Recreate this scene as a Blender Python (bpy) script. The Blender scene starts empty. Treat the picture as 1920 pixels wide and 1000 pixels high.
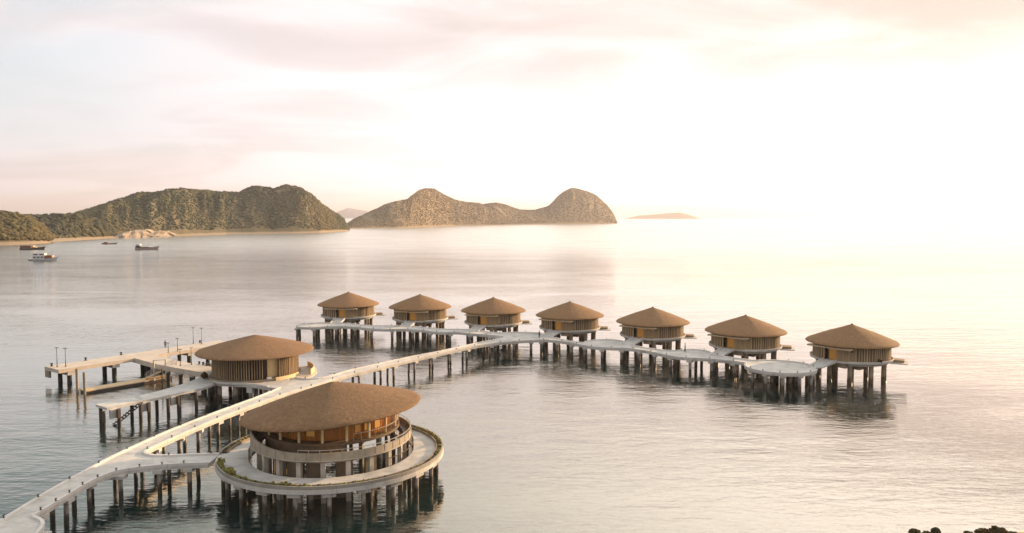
import bpy, math, random
import numpy as np
from mathutils import Vector, noise, geometry
random.seed(7); np.random.seed(7)
R = math.radians; PI = math.pi
scene = bpy.context.scene; COL = scene.collection

# ------------------------------------------------------------------ camera, sky, sun, exposure
cam_d = bpy.data.cameras.new('camera'); cam = bpy.data.objects.new('camera', cam_d); COL.objects.link(cam)
cam.location = (0, 0, 30); cam.rotation_euler = (R(90 - 3.76), 0, 0)
cam_d.sensor_width = 36; cam_d.lens = 36 * 1420 / 1920; cam_d.clip_start = 0.5; cam_d.clip_end = 90000
scene.camera = cam
scene.view_settings.view_transform = 'Standard'; scene.view_settings.look = 'None'
scene.view_settings.exposure = 0.92; scene.view_settings.gamma = 1
SUN_AZ, SUN_EL = 54, 12            # degrees to the right of the view direction (+Y), above the horizon

class NT:
    """short hand for building node trees"""
    def __init__(s, tree): s.t = tree; s.n = tree.nodes; s.l = tree.links
    def node(s, ty, **kw):
        n = s.n.new(ty)
        for k, v in kw.items():
            if hasattr(n, k): setattr(n, k, v)
        return n
    def put(s, n, i, v):
        if isinstance(v, bpy.types.NodeSocket): s.l.new(v, n.inputs[i])
        elif v is not None: n.inputs[i].default_value = v
    def math(s, op, a, b=None, c=None, clamp=False):
        n = s.node('ShaderNodeMath', operation=op, use_clamp=clamp)
        s.put(n, 0, a)
        if b is not None: s.put(n, 1, b)
        if c is not None: s.put(n, 2, c)
        return n.outputs[0]
    def vmath(s, op, a, b=None):
        n = s.node('ShaderNodeVectorMath', operation=op); s.put(n, 0, a)
        if b is not None: s.put(n, 1, b)
        return n
    def noise(s, vec, scale, detail=4, rough=.55, dist=0, lac=2.0):
        n = s.node('ShaderNodeTexNoise'); s.put(n, 'Vector', vec)
        n.inputs['Scale'].default_value = scale; n.inputs['Detail'].default_value = detail
        n.inputs['Roughness'].default_value = rough; n.inputs['Distortion'].default_value = dist
        return n.outputs['Fac']
    def ramp(s, fac, stops):
        n = s.node('ShaderNodeValToRGB'); s.put(n, 0, fac); cr = n.color_ramp
        while len(cr.elements) < len(stops): cr.elements.new(.5)
        for e, (p, c) in zip(cr.elements, stops):
            e.position = p; e.color = tuple(c) + (1,) if len(c) == 3 else c
        return n.outputs[0]
    def mix(s, fac, a, b, mode='MIX'):
        n = s.node('ShaderNodeMix', data_type='RGBA', blend_type=mode)
        s.put(n, 0, fac)
        for i, v in ((6, a), (7, b)):
            if isinstance(v, tuple) and len(v) == 3: v = v + (1,)
            s.put(n, i, v)
        return n.outputs[2]
    def rng(s, v, a, b, c=0., d=1., smooth=True):
        n = s.node('ShaderNodeMapRange', interpolation_type='SMOOTHSTEP' if smooth else 'LINEAR')
        for i, x in enumerate((v, a, b, c, d)): s.put(n, i, x)
        return n.outputs[0]
    def scale3(s, vec, sx, sy, sz):
        return s.vmath('MULTIPLY', vec, (sx, sy, sz)).outputs[0]

def make_world():
    w = bpy.data.worlds.new('World'); scene.world = w; w.use_nodes = True
    nt = NT(w.node_tree); nt.n.clear()
    out = nt.node('ShaderNodeOutputWorld'); bg = nt.node('ShaderNodeBackground')
    tc = nt.node('ShaderNodeTexCoord'); d = nt.vmath('NORMALIZE', tc.outputs['Generated']).outputs[0]
    sep = nt.node('ShaderNodeSeparateXYZ'); nt.put(sep, 0, d); x, y, z = sep.outputs
    sky = nt.node('ShaderNodeTexSky', sky_type='NISHITA', sun_disc=False)
    sky.sun_elevation = R(SUN_EL); sky.sun_rotation = R(SUN_AZ); sky.air_density = 1.2; sky.dust_density = 3; sky.altitude = 0
    blue = nt.vmath('SCALE', sky.outputs[0]); blue.inputs[3].default_value = 0.10; blue = blue.outputs[0]
    hl = nt.math('SQRT', nt.math('ADD', nt.math('MULTIPLY', x, x), nt.math('ADD', nt.math('MULTIPLY', y, y), 1e-4)))
    hx = nt.math('DIVIDE', x, hl)                            # -1 left .. 1 right
    za = nt.math('MAXIMUM', z, 0.0)
    inv = nt.math('DIVIDE', 1.0, nt.math('ADD', za, .16))
    cp = nt.node('ShaderNodeCombineXYZ'); nt.put(cp, 0, nt.math('MULTIPLY', x, inv)); nt.put(cp, 1, nt.math('MULTIPLY', nt.math('MULTIPLY', y, inv), 1.5))
    n1 = nt.noise(cp.outputs[0], 1.05, 7, .52, .6); n2 = nt.noise(nt.vmath('ADD', cp.outputs[0], (7.3, 2.1, 3)).outputs[0], .55, 3, .5, .3)
    side = nt.rng(hx, -.45, .55)
    low = nt.mix(side, (.515, .470, .478), (.450, .385, .358))    # overcast lit low by the sun
    shade = nt.rng(n1, .38, .64, 1.09, .84)
    sv = nt.vmath('SCALE', low); nt.put(sv, 3, shade); low = nt.mix(nt.rng(n1, .50, .36, 0, .55), sv.outputs[0], (.500, .490, .515))
    lowv = nt.vmath('SCALE', low); nt.put(lowv, 3, 1.06); low = lowv.outputs[0]
    gap = nt.math('MULTIPLY', nt.rng(n2, .46, .64), nt.rng(hx, -.28, -.56, .0, .8))
    low = nt.mix(gap, low, nt.mix(.75, blue, (.46, .525, .58)))
    # the bright opening in the cloud, low on the right
    G = Vector((math.sin(R(19)), math.cos(R(19)), .0)).normalized()
    gd = nt.math('MAXIMUM', nt.vmath('DOT_PRODUCT', d, tuple(G)).outputs['Value'], 0)
    opening = nt.math('MULTIPLY', nt.rng(hx, -.50, .26), nt.math('ADD', nt.rng(z, .232, .09), nt.math('MULTIPLY', nt.rng(z, .09, .0), 1.1)))
    ov = nt.vmath('SCALE', (.27, .295, .33)); nt.put(ov, 3, opening)
    low = nt.vmath('ADD', low, ov.outputs[0]).outputs[0]
    # unseen sky above the frame, shaped for water reflections: dark teal left, bright right
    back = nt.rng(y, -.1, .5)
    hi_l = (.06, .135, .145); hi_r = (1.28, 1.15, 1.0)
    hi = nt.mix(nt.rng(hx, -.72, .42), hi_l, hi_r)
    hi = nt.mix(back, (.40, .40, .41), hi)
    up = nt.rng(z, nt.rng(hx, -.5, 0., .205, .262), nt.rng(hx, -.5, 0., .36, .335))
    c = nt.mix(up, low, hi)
    c = nt.mix(nt.math('MULTIPLY', nt.rng(z, .55, .9), .75), c, (.44, .48, .54))
    c = nt.mix(nt.rng(y, .1, -.4), c, (.42, .41, .41))
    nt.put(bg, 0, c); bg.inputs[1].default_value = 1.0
    nt.l.new(bg.outputs[0], out.inputs[0])
    w.cycles.sampling_method = 'MANUAL'; w.cycles.sample_map_resolution = 512
make_world()
sun_d = bpy.data.lights.new('sun', 'SUN'); sun = bpy.data.objects.new('sun', sun_d); COL.objects.link(sun)
sun_d.energy = 5.0; sun_d.angle = R(0.8); sun_d.color = (1.0, .66, .36)
sdir = Vector((math.sin(R(SUN_AZ)) * math.cos(R(SUN_EL)), math.cos(R(SUN_AZ)) * math.cos(R(SUN_EL)), math.sin(R(SUN_EL))))
sun.rotation_euler = sdir.to_track_quat('Z', 'Y').to_euler()
scene.cycles.use_denoising = True; scene.cycles.max_bounces = 8; scene.cycles.volume_bounces = 0
scene.cycles.caustics_reflective = False; scene.cycles.caustics_refractive = False

# ------------------------------------------------------------------ materials
def mat(name):
    m = bpy.data.materials.new(name); m.use_nodes = True
    nt = NT(m.node_tree); b = m.node_tree.nodes['Principled BSDF']; return m, nt, b
def coords(nt, kind='Object'): return nt.node('ShaderNodeTexCoord').outputs[kind]
def wpos(nt): return nt.node('ShaderNodeNewGeometry').outputs['Position']
def bump(nt, b, h, strength, dist=.05):
    n = nt.node('ShaderNodeBump'); n.inputs['Strength'].default_value = strength; n.inputs['Distance'].default_value = dist
    nt.put(n, 'Height', h); nt.put(b, 'Normal', n.outputs[0])
def simple(name, col, rough=.7, var=.15, scale=2.0, metal=0, emit=None):
    m, nt, b = mat(name); p = wpos(nt); f = nt.noise(p, scale, 5, .6)
    lo = tuple(c * (1 - var) for c in col); hi = tuple(min(1, c * (1 + var)) for c in col)
    nt.put(b, 'Base Color', nt.mix(nt.rng(f, .3, .7), lo, hi)); b.inputs['Roughness'].default_value = rough
    b.inputs['Metallic'].default_value = metal
    if emit: b.inputs['Emission Color'].default_value = emit[0] + (1,); b.inputs['Emission Strength'].default_value = emit[1]
    return m
def concrete(name, lo, hi, stain, amt=.5):
    m, nt, b = mat(name); p = wpos(nt)
    c = nt.mix(nt.rng(nt.noise(p, .55, 5, .6), .3, .7), lo, hi)
    c = nt.mix(nt.math('MULTIPLY', nt.rng(nt.noise(p, .19, 6, .65, 1.2), .5, .72), amt), c, stain)
    c = nt.mix(nt.math('MULTIPLY', nt.rng(nt.noise(p, 5.5, 4, .7), .5, .75), amt * .5), c, stain)
    sp = nt.node('ShaderNodeSeparateXYZ'); nt.put(sp, 0, p)                       # slab joints
    j = nt.math('LESS_THAN', nt.math('FRACT', nt.math('MULTIPLY', nt.math('ADD', sp.outputs[1], nt.math('MULTIPLY', sp.outputs[0], .35)), .4)), .035)
    c = nt.mix(nt.math('MULTIPLY', j, .45), c, stain)
    nt.put(b, 'Base Color', c); b.inputs['Roughness'].default_value = .85
    bump(nt, b, nt.noise(p, 9, 4, .6), .3, .02); return m
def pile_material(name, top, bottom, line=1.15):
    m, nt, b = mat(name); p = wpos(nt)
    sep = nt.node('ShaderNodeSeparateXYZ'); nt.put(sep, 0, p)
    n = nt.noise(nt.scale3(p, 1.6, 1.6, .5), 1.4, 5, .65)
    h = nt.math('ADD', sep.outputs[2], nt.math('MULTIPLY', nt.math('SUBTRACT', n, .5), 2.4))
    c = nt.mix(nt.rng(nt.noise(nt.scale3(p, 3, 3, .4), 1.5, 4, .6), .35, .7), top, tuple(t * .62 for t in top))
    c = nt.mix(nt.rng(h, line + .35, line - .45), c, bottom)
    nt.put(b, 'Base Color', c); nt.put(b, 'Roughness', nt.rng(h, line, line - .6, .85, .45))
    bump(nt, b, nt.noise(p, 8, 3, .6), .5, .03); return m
def thatch(name, a, bb, c3):
    m, nt, b = mat(name); p = coords(nt)
    sep = nt.node('ShaderNodeSeparateXYZ'); nt.put(sep, 0, p)
    ang = nt.math('ARCTAN2', sep.outputs[1], sep.outputs[0])
    rad = nt.math('SQRT', nt.math('ADD', nt.math('MULTIPLY', sep.outputs[0], sep.outputs[0]), nt.math('MULTIPLY', sep.outputs[1], sep.outputs[1])))
    cv = nt.node('ShaderNodeCombineXYZ'); nt.put(cv, 0, nt.math('MULTIPLY', ang, 26)); nt.put(cv, 1, nt.math('MULTIPLY', rad, 2.2)); nt.put(cv, 2, sep.outputs[2])
    n1 = nt.noise(cv.outputs[0], .9, 6, .7); n2 = nt.noise(p, .35, 4, .6, .8); n3 = nt.noise(p, 3.2, 6, .8)
    c = nt.mix(nt.rng(n1, .32, .68), a, bb)
    c = nt.mix(nt.math('MULTIPLY', nt.rng(n3, .42, .64), .6), c, c3)
    c = nt.mix(nt.math('MULTIPLY', nt.rng(n2, .42, .72), .45), c, tuple(t * .72 for t in a))
    lay = nt.math('FRACT', nt.math('ADD', nt.math('MULTIPLY', rad, 1.9), nt.math('MULTIPLY', n1, .6)))
    tone = nt.math('MULTIPLY', nt.node('ShaderNodeObjectInfo').outputs['Random'], .22)
    c = nt.mix(tone, c, (.34, .19, .10))
    nt.put(b, 'Base Color', c); b.inputs['Roughness'].default_value = .95
    h = nt.math('ADD', nt.math('MULTIPLY', lay, .5), nt.math('ADD', n3, n1)); bump(nt, b, h, .7, .09); return m
def boards(name, a, bb, per=2.0, rough=.75):
    """upright boards with tone changing from board to board, in angle round the object"""
    m, nt, b = mat(name); p = coords(nt)
    sep = nt.node('ShaderNodeSeparateXYZ'); nt.put(sep, 0, p)
    ang = nt.math('MULTIPLY', nt.math('ARCTAN2', sep.outputs[1], sep.outputs[0]), per)
    fl = nt.math('FLOOR', ang)
    cv = nt.node('ShaderNodeCombineXYZ'); nt.put(cv, 0, nt.math('MULTIPLY', fl, 3.7)); nt.put(cv, 2, nt.math('MULTIPLY', sep.outputs[2], .12))
    t = nt.noise(cv.outputs[0], 1.3, 2, .6)
    c = nt.mix(nt.rng(t, .3, .7), a, bb)
    st = nt.noise(nt.scale3(p, 5, 5, .35), 1.5, 5, .7)
    c = nt.mix(nt.math('MULTIPLY', nt.rng(st, .45, .75), .45), c, tuple(x * .55 for x in a))
    c = nt.mix(nt.math('MULTIPLY', nt.node('ShaderNodeObjectInfo').outputs['Random'], .3), c, tuple(x * .6 for x in a))
    nt.put(b, 'Base Color', c); b.inputs['Roughness'].default_value = rough; return m

M = {}
M['deck'] = concrete('deck_concrete', (.47, .45, .41), (.63, .60, .55), (.30, .285, .255), .75)
M['kerb'] = concrete('kerb_concrete', (.60, .57, .53), (.70, .66, .61), (.36, .33, .29), .45)
M['pier_deck'] = concrete('pier_concrete', (.52, .45, .37), (.62, .53, .43), (.36, .31, .26), .45)
M['cap'] = concrete('pile_cap_concrete', (.50, .47, .43), (.60, .56, .51), (.24, .20, .16), .6)
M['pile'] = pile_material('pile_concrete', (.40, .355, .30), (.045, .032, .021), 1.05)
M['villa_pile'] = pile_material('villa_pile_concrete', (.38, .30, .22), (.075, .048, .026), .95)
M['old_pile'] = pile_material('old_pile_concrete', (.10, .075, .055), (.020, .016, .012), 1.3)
M['thatch'] = thatch('thatch', (.178, .098, .042), (.262, .150, .068), (.092, .051, .024))
M['thatch_villa'] = thatch('thatch_villa', (.225, .124, .050), (.305, .175, .078), (.130, .070, .031))
M['boards'] = boards('weathered_boards', (.285, .195, .105), (.41, .30, .17), 42)
M['fins'] = boards('timber_fins', (.345, .25, .145), (.51, .385, .245), 46)
M['wall_back'] = simple('brown_backing_boards', (.15, .10, .058), .8)
M['backing'] = simple('dark_backing_boards', (.045, .030, .020), .8)
M['amber_wall'] = boards('varnished_boards', (.34, .120, .018), (.62, .27, .045), 30, .45)
M['amber_glow'] = simple('lit_amber_glass', (.36, .16, .025), .4, .1, 1, 0, ((1.0, .42, .04), .05))
M['lit'] = simple('sunlit_glow_panel', (.42, .22, .06), .4, .1, 1, 0, ((1.0, .50, .10), .05))  # sunlight on the hall wall, put into colour and a faint glow
M['cream'] = simple('cream_plaster', (.80, .60, .32), .8, .06)
M['stucco'] = concrete('brown_render', (.25, .20, .14), (.34, .275, .195), (.17, .13, .09), .5)
M['pale_render'] = concrete('pale_render', (.33, .28, .21), (.43, .37, .285), (.22, .18, .13), .5)
M['parapet'] = concrete('parapet_concrete', (.27, .245, .205), (.36, .33, .28), (.18, .16, .13), .6)
M['panel'] = concrete('dark_render', (.15, .115, .078), (.22, .17, .118), (.10, .075, .05), .5)
M['column'] = concrete('column_concrete', (.42, .38, .32), (.54, .49, .41), (.22, .19, .15), .5)
M['white'] = simple('white_paint', (.75, .74, .72), .5, .05)
M['black'] = simple('dark_metal', (.030, .024, .020), .5, .1)
M['bronze'] = simple('bronze_metal', (.10, .065, .04), .5, .1)
M['pontoon'] = simple('pontoon_planks', (.56, .41, .24), .8, .12, 1.2)
M['rail'] = simple('pale_metal', (.45, .42, .38), .45, .05)
M['hull_white'] = simple('hull_white', (.62, .62, .62), .4, .08, .5)
M['hull_dark'] = simple('hull_dark', (.07, .05, .045), .5, .15, .6)
M['hull_rose'] = simple('hull_rose', (.40, .30, .27), .5, .12, .6)
M['cabin_brown'] = simple('cabin_brown', (.26, .085, .035), .5, .15, .6)
M['cabin_orange'] = simple('cabin_orange', (.75, .42, .16), .5, .1, .6)
M['glass'] = simple('dark_glass', (.02, .025, .03), .15, .1)
M['soil'] = simple('planter_soil', (.07, .05, .03), .95)
M['skin'] = simple('skin', (.30, .17, .11), .6, .05)
M['hair'] = simple('hair', (.015, .012, .010), .8)
M['cloth_dark'] = simple('dark_cloth', (.035, .04, .05), .9)
M['cloth_grey'] = simple('grey_cloth', (.10, .11, .10), .9)
M['cloth_blue'] = simple('slate_cloth', (.06, .08, .11), .9)

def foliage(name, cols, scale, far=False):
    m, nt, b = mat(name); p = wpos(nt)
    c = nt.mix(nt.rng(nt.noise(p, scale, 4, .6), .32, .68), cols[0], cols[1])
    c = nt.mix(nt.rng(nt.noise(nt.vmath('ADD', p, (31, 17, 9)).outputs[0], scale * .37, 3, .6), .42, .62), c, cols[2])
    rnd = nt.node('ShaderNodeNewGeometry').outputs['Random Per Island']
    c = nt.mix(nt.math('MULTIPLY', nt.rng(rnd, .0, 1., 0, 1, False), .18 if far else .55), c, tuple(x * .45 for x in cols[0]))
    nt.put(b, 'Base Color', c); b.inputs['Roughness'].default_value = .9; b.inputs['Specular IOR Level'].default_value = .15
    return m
M['hedge'] = foliage('hedge_leaves', ((.17, .17, .05), (.36, .32, .09), (.26, .20, .06)), 2.3)
M['bush'] = foliage('bush_leaves', ((.06, .045, .02), (.12, .085, .032), (.05, .055, .02)), 1.8)
M['scrub'] = foliage('scrub_leaves', ((.122, .114, .060), (.185, .155, .082), (.085, .092, .050)), .013, True)
M['forest'] = foliage('forest_leaves', ((.065, .066, .040), (.098, .090, .046), (.050, .058, .040)), .03)
M['wood'] = foliage('wood_leaves', ((.090, .080, .038), (.135, .108, .046), (.060, .060, .032)), .05)
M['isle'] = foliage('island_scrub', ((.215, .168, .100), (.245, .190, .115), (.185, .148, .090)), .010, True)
M['bark'] = simple('bark', (.10, .07, .045), .9)

def ground(name, cols, scale, sand_z=2.2, rock=True):
    m, nt, b = mat(name); p = wpos(nt); sep = nt.node('ShaderNodeSeparateXYZ'); nt.put(sep, 0, p)
    c = nt.mix(nt.rng(nt.noise(p, scale, 6, .65), .35, .65), cols[0], cols[1])
    c = nt.mix(nt.rng(nt.noise(p, scale * 5, 5, .7), .45, .7), c, cols[2])
    zz = nt.math('ADD', sep.outputs[2], nt.math('MULTIPLY', nt.math('SUBTRACT', nt.noise(p, .05, 4, .6), .5), 3.0))
    c = nt.mix(nt.rng(zz, sand_z + .6, sand_z - .3), c, (.28, .215, .14))
    nt.put(b, 'Base Color', c); b.inputs['Roughness'].default_value = .95
    bump(nt, b, nt.noise(p, scale * 6, 3, .6), .35, 1.5); return m
M['hill'] = ground('hill_ground', ((.105, .092, .048), (.15, .118, .066), (.075, .075, .036)), .012, 3.0)
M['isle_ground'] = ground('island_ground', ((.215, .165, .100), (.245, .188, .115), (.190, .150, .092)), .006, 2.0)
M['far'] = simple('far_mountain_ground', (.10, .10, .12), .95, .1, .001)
m, nt, b = mat('pale_rock'); p = wpos(nt)
nt.put(b, 'Base Color', nt.mix(nt.rng(nt.noise(p, .09, 6, .7), .35, .65), (.27, .225, .18), (.48, .395, .30))); b.inputs['Roughness'].default_value = .95
bump(nt, b, nt.noise(p, .25, 6, .7), 1, 2.0); M['rock'] = m
m, nt, b = mat('shore_sand'); p = wpos(nt)
nt.put(b, 'Base Color', nt.mix(nt.rng(nt.noise(p, .8, 6, .7), .35, .65), (.34, .22, .09), (.50, .34, .15))); b.inputs['Roughness'].default_value = .95
M['sand'] = m

def water_material():
    m = bpy.data.materials.new('sea_water'); m.use_nodes = True; nt = NT(m.node_tree); nt.n.clear()
    out = nt.node('ShaderNodeOutputMaterial'); p = wpos(nt)
    big = nt.noise(nt.scale3(p, .012, .03, 1), 1.0, 4, .55, .5)                 # calm slicks and ruffled patches
    sp = nt.node('ShaderNodeSeparateXYZ'); nt.put(sp, 0, p)
    open_ = nt.rng(sp.outputs[1], 200, 520, 1.0, 3.2); right = nt.rng(sp.outputs[0], 66, 100, 1.0, 1.7)      # the sheltered bay is calmer than the open water
    patch = nt.math('MULTIPLY', nt.math('MULTIPLY', nt.rng(big, .38, .66, .6, 1.3), open_), right)
    a = nt.noise(nt.scale3(p, .55, 1.5, 1), 1.0, 4, .55, .4)
    s = nt.noise(nt.scale3(p, .16, .42, 1), 1.0, 3, .5, .2)
    l = nt.noise(nt.scale3(p, .035, .11, 1), 1.0, 2, .5)
    h = nt.math('ADD', nt.math('MULTIPLY', a, .10), nt.math('ADD', nt.math('MULTIPLY', s, .17), nt.math('MULTIPLY', l, .28)))
    bp = nt.node('ShaderNodeBump'); bp.inputs['Distance'].default_value = 1.0; nt.put(bp, 'Strength', nt.math('MULTIPLY', patch, .47)); nt.put(bp, 'Height', h)
    lw = nt.node('ShaderNodeLayerWeight'); lw.inputs[0].default_value = .5; nt.put(lw, 'Normal', bp.outputs[0])
    fac = nt.math('ADD', .09, nt.math('MULTIPLY', nt.math('POWER', lw.outputs['Facing'], 2.3), .90), clamp=True)
    gl = nt.node('ShaderNodeBsdfGlossy'); nt.put(gl, 'Roughness', nt.rng(sp.outputs[1], 230, 900, .03, .24)); gl.inputs[0].default_value = (1, .968, .915, 1); nt.put(gl, 'Normal', bp.outputs[0])
    df = nt.node('ShaderNodeBsdfDiffuse'); df.inputs[0].default_value = (.009, .024, .023, 1)
    mx = nt.node('ShaderNodeMixShader'); nt.put(mx, 0, fac); nt.l.new(df.outputs[0], mx.inputs[1]); nt.l.new(gl.outputs[0], mx.inputs[2])
    nt.l.new(mx.outputs[0], out.inputs[0]); return m
M['water'] = water_material()

# ------------------------------------------------------------------ geometry helpers
def wloc(o):
    v = Vector((0, 0, 0))
    while o is not None: v += o.location; o = o.parent
    return v
def tag(o, label=None, cat=None, group=None, kind=None):
    if label: o['label'] = label
    if cat: o['category'] = cat
    if group: o['group'] = group
    if kind: o['kind'] = kind
    return o
def empty(name, loc, label, cat, group=None, rz=0):
    o = bpy.data.objects.new(name, None); COL.objects.link(o); o.location = loc; o.rotation_euler = (0, 0, rz); o.empty_display_size = .5
    return tag(o, label, cat, group)
def copy_tree(o, parent=None):
    c = o.copy(); COL.objects.link(c); c.parent = parent
    for ch in list(o.children): copy_tree(ch, c)
    return c

class MB:
    def __init__(s): s.v = []; s.f = []
    def add(s, vs, fs):
        k = len(s.v); s.v += [tuple(v) for v in vs]; s.f += [tuple(i + k for i in f) for f in fs]; return s
    def box(s, c, size, rz=0):
        hx, hy, hz = size[0] / 2, size[1] / 2, size[2] / 2; ca, sa = math.cos(rz), math.sin(rz); vs = []
        for dz in (-hz, hz):
            for dx, dy in ((-hx, -hy), (hx, -hy), (hx, hy), (-hx, hy)):
                vs.append((c[0] + dx * ca - dy * sa, c[1] + dx * sa + dy * ca, c[2] + dz))
        return s.add(vs, [(3, 2, 1, 0), (4, 5, 6, 7), (0, 1, 5, 4), (1, 2, 6, 5), (2, 3, 7, 6), (3, 0, 4, 7)])
    def cyl(s, p0, p1, r0, r1=None, n=12):
        r1 = r0 if r1 is None else r1; p0 = Vector(p0); p1 = Vector(p1); d = (p1 - p0).normalized()
        a = d.orthogonal().normalized(); b = d.cross(a); vs = []
        for p, r in ((p0, r0), (p1, r1)):
            for i in range(n):
                t = 2 * PI * i / n; vs.append(p + (a * math.cos(t) + b * math.sin(t)) * r)
        fs = [(i, (i + 1) % n, n + (i + 1) % n, n + i) for i in range(n)] + [tuple(range(n - 1, -1, -1)), tuple(range(n, 2 * n))]
        return s.add(vs, fs)
    def beam(s, p0, p1, w, h):
        """box beam between two points: w across, h in height"""
        p0 = Vector(p0); p1 = Vector(p1); d = p1 - p0; side = Vector((-d.y, d.x, 0)).normalized() * w / 2; up = Vector((0, 0, h / 2)); vs = []
        for p in (p0, p1):
            for a, b in ((-1, -1), (1, -1), (1, 1), (-1, 1)): vs.append(p + side * a + up * b)
        return s.add(vs, [(3, 2, 1, 0), (4, 5, 6, 7), (0, 1, 5, 4), (1, 2, 6, 5), (2, 3, 7, 6), (3, 0, 4, 7)])
    def lathe(s, prof, n=64, c=(0, 0), a0=0, a1=2 * PI, close=False):
        """profile [(r, z)] turned about the vertical through c; close joins last profile point to first"""
        full = abs(a1 - a0 - 2 * PI) < 1e-6; cols = n if full else n + 1; m = len(prof); vs = []
        for i in range(cols):
            t = a0 + (a1 - a0) * i / n
            for r, z in prof: vs.append((c[0] + r * math.cos(t), c[1] + r * math.sin(t), z))
        fs = []
        for i in range(n):
            j = (i + 1) % cols
            for k in range(m if close else m - 1):
                l = (k + 1) % m; fs.append((i * m + k, j * m + k, j * m + l, i * m + l))
        if close and not full: fs += [tuple(range(m)), tuple((n * m + k) for k in range(m - 1, -1, -1))]
        return s.add(vs, fs)
    def prism(s, poly, z0, z1):
        a = sum(poly[i][0] * poly[(i + 1) % len(poly)][1] - poly[(i + 1) % len(poly)][0] * poly[i][1] for i in range(len(poly)))
        if a < 0: poly = poly[::-1]
        n = len(poly); tri = geometry.tessellate_polygon([[Vector((x, y, 0)) for x, y in poly]])
        vs = [(x, y, z0) for x, y in poly] + [(x, y, z1) for x, y in poly]; fs = []
        for t in tri:
            A, B, C = [poly[i] for i in t]
            if (B[0] - A[0]) * (C[1] - A[1]) - (B[1] - A[1]) * (C[0] - A[0]) < 0: t = (t[2], t[1], t[0])
            fs.append(tuple(i + n for i in t)); fs.append((t[2], t[1], t[0]))
        fs += [(i, (i + 1) % n, n + (i + 1) % n, n + i) for i in range(n)]
        return s.add(vs, fs)
    def sweep(s, pts, x0, x1, z0, z1):
        """rectangular section along an open line: x0..x1 to its left, z0..z1 up"""
        n = len(pts); vs = []
        for i, p in enumerate(pts):
            a = Vector(pts[max(i - 1, 0)][:2]); b = Vector(pts[min(i + 1, n - 1)][:2]); d = (b - a).normalized(); l = Vector((-d.y, d.x))
            for x, z in ((x0, z0), (x1, z0), (x1, z1), (x0, z1)): vs.append((p[0] + l.x * x, p[1] + l.y * x, z))
        fs = []
        for i in range(n - 1):
            for k in range(4): fs.append((i * 4 + k, i * 4 + (k + 1) % 4, (i + 1) * 4 + (k + 1) % 4, (i + 1) * 4 + k))
        fs += [(0, 1, 2, 3)[::-1], tuple((n - 1) * 4 + k for k in range(4))]
        return s.add(vs, fs)
    def mesh(s, name, m, off=(0, 0, 0), smooth=False):
        me = bpy.data.meshes.new(name); ox, oy, oz = off
        me.from_pydata([(x - ox, y - oy, z - oz) for x, y, z in s.v], [], s.f)
        if m: me.materials.append(m)
        if smooth: me.polygons.foreach_set('use_smooth', [True] * len(me.polygons))
        me.update(); return me
    def build(s, name, m, parent=None, smooth=False):
        off = wloc(parent) if parent else (0, 0, 0)
        o = bpy.data.objects.new(name, s.mesh(name, m, off, smooth)); COL.objects.link(o); o.parent = parent
        if smooth:
            md = o.modifiers.new('normals', 'EDGE_SPLIT'); md.split_angle = R(38)
        return o

def crom(pts, step=1.0):
    """smooth line through the points"""
    P = [Vector(p) for p in pts]; P = [P[0] * 2 - P[1]] + P + [P[-1] * 2 - P[-2]]; out = []
    for i in range(1, len(P) - 2):
        n = max(1, int((P[i + 1] - P[i]).length / step))
        for k in range(n):
            t = k / n; a, b, c, d = P[i - 1:i + 3]
            q = .5 * ((2 * b) + (c - a) * t + (2 * a - 5 * b + 4 * c - d) * t * t + (3 * b - a - 3 * c + d) * t ** 3); out.append((q.x, q.y))
    out.append(tuple(P[-2])); return out
def along(pts, d):
    for a, b in zip(pts, pts[1:]):
        a = Vector(a); b = Vector(b); l = (b - a).length
        if d <= l: return a + (b - a) * (d / l), (b - a).normalized()
        d -= l
    return Vector(pts[-1]), (Vector(pts[-1]) - Vector(pts[-2])).normalized()
def length(pts): return sum((Vector(b) - Vector(a)).length for a, b in zip(pts, pts[1:]))

# ------------------------------------------------------------------ the sea and the haze
MB().add([(-40000, -3000, 0), (40000, -3000, 0), (40000, 60000, 0), (-40000, 60000, 0)], [(0, 1, 2, 3)]).build('sea', M['water'])['kind'] = 'structure'
hz = bpy.data.materials.new('haze_air'); hz.use_nodes = True; nt = NT(hz.node_tree); nt.n.clear()
out = nt.node('ShaderNodeOutputMaterial'); pv = nt.node('ShaderNodeVolumePrincipled')
pv.inputs['Color'].default_value = (.96, .93, .99, 1); pv.inputs['Density'].default_value = .00007; pv.inputs['Anisotropy'].default_value = .4
nt.l.new(pv.outputs[0], out.inputs['Volume'])
hb = MB().box((0, 28500, 309), (80400, 63400, 620)).build('haze', hz); hb['kind'] = 'stuff'; hb.display_type = 'WIRE'

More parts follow.
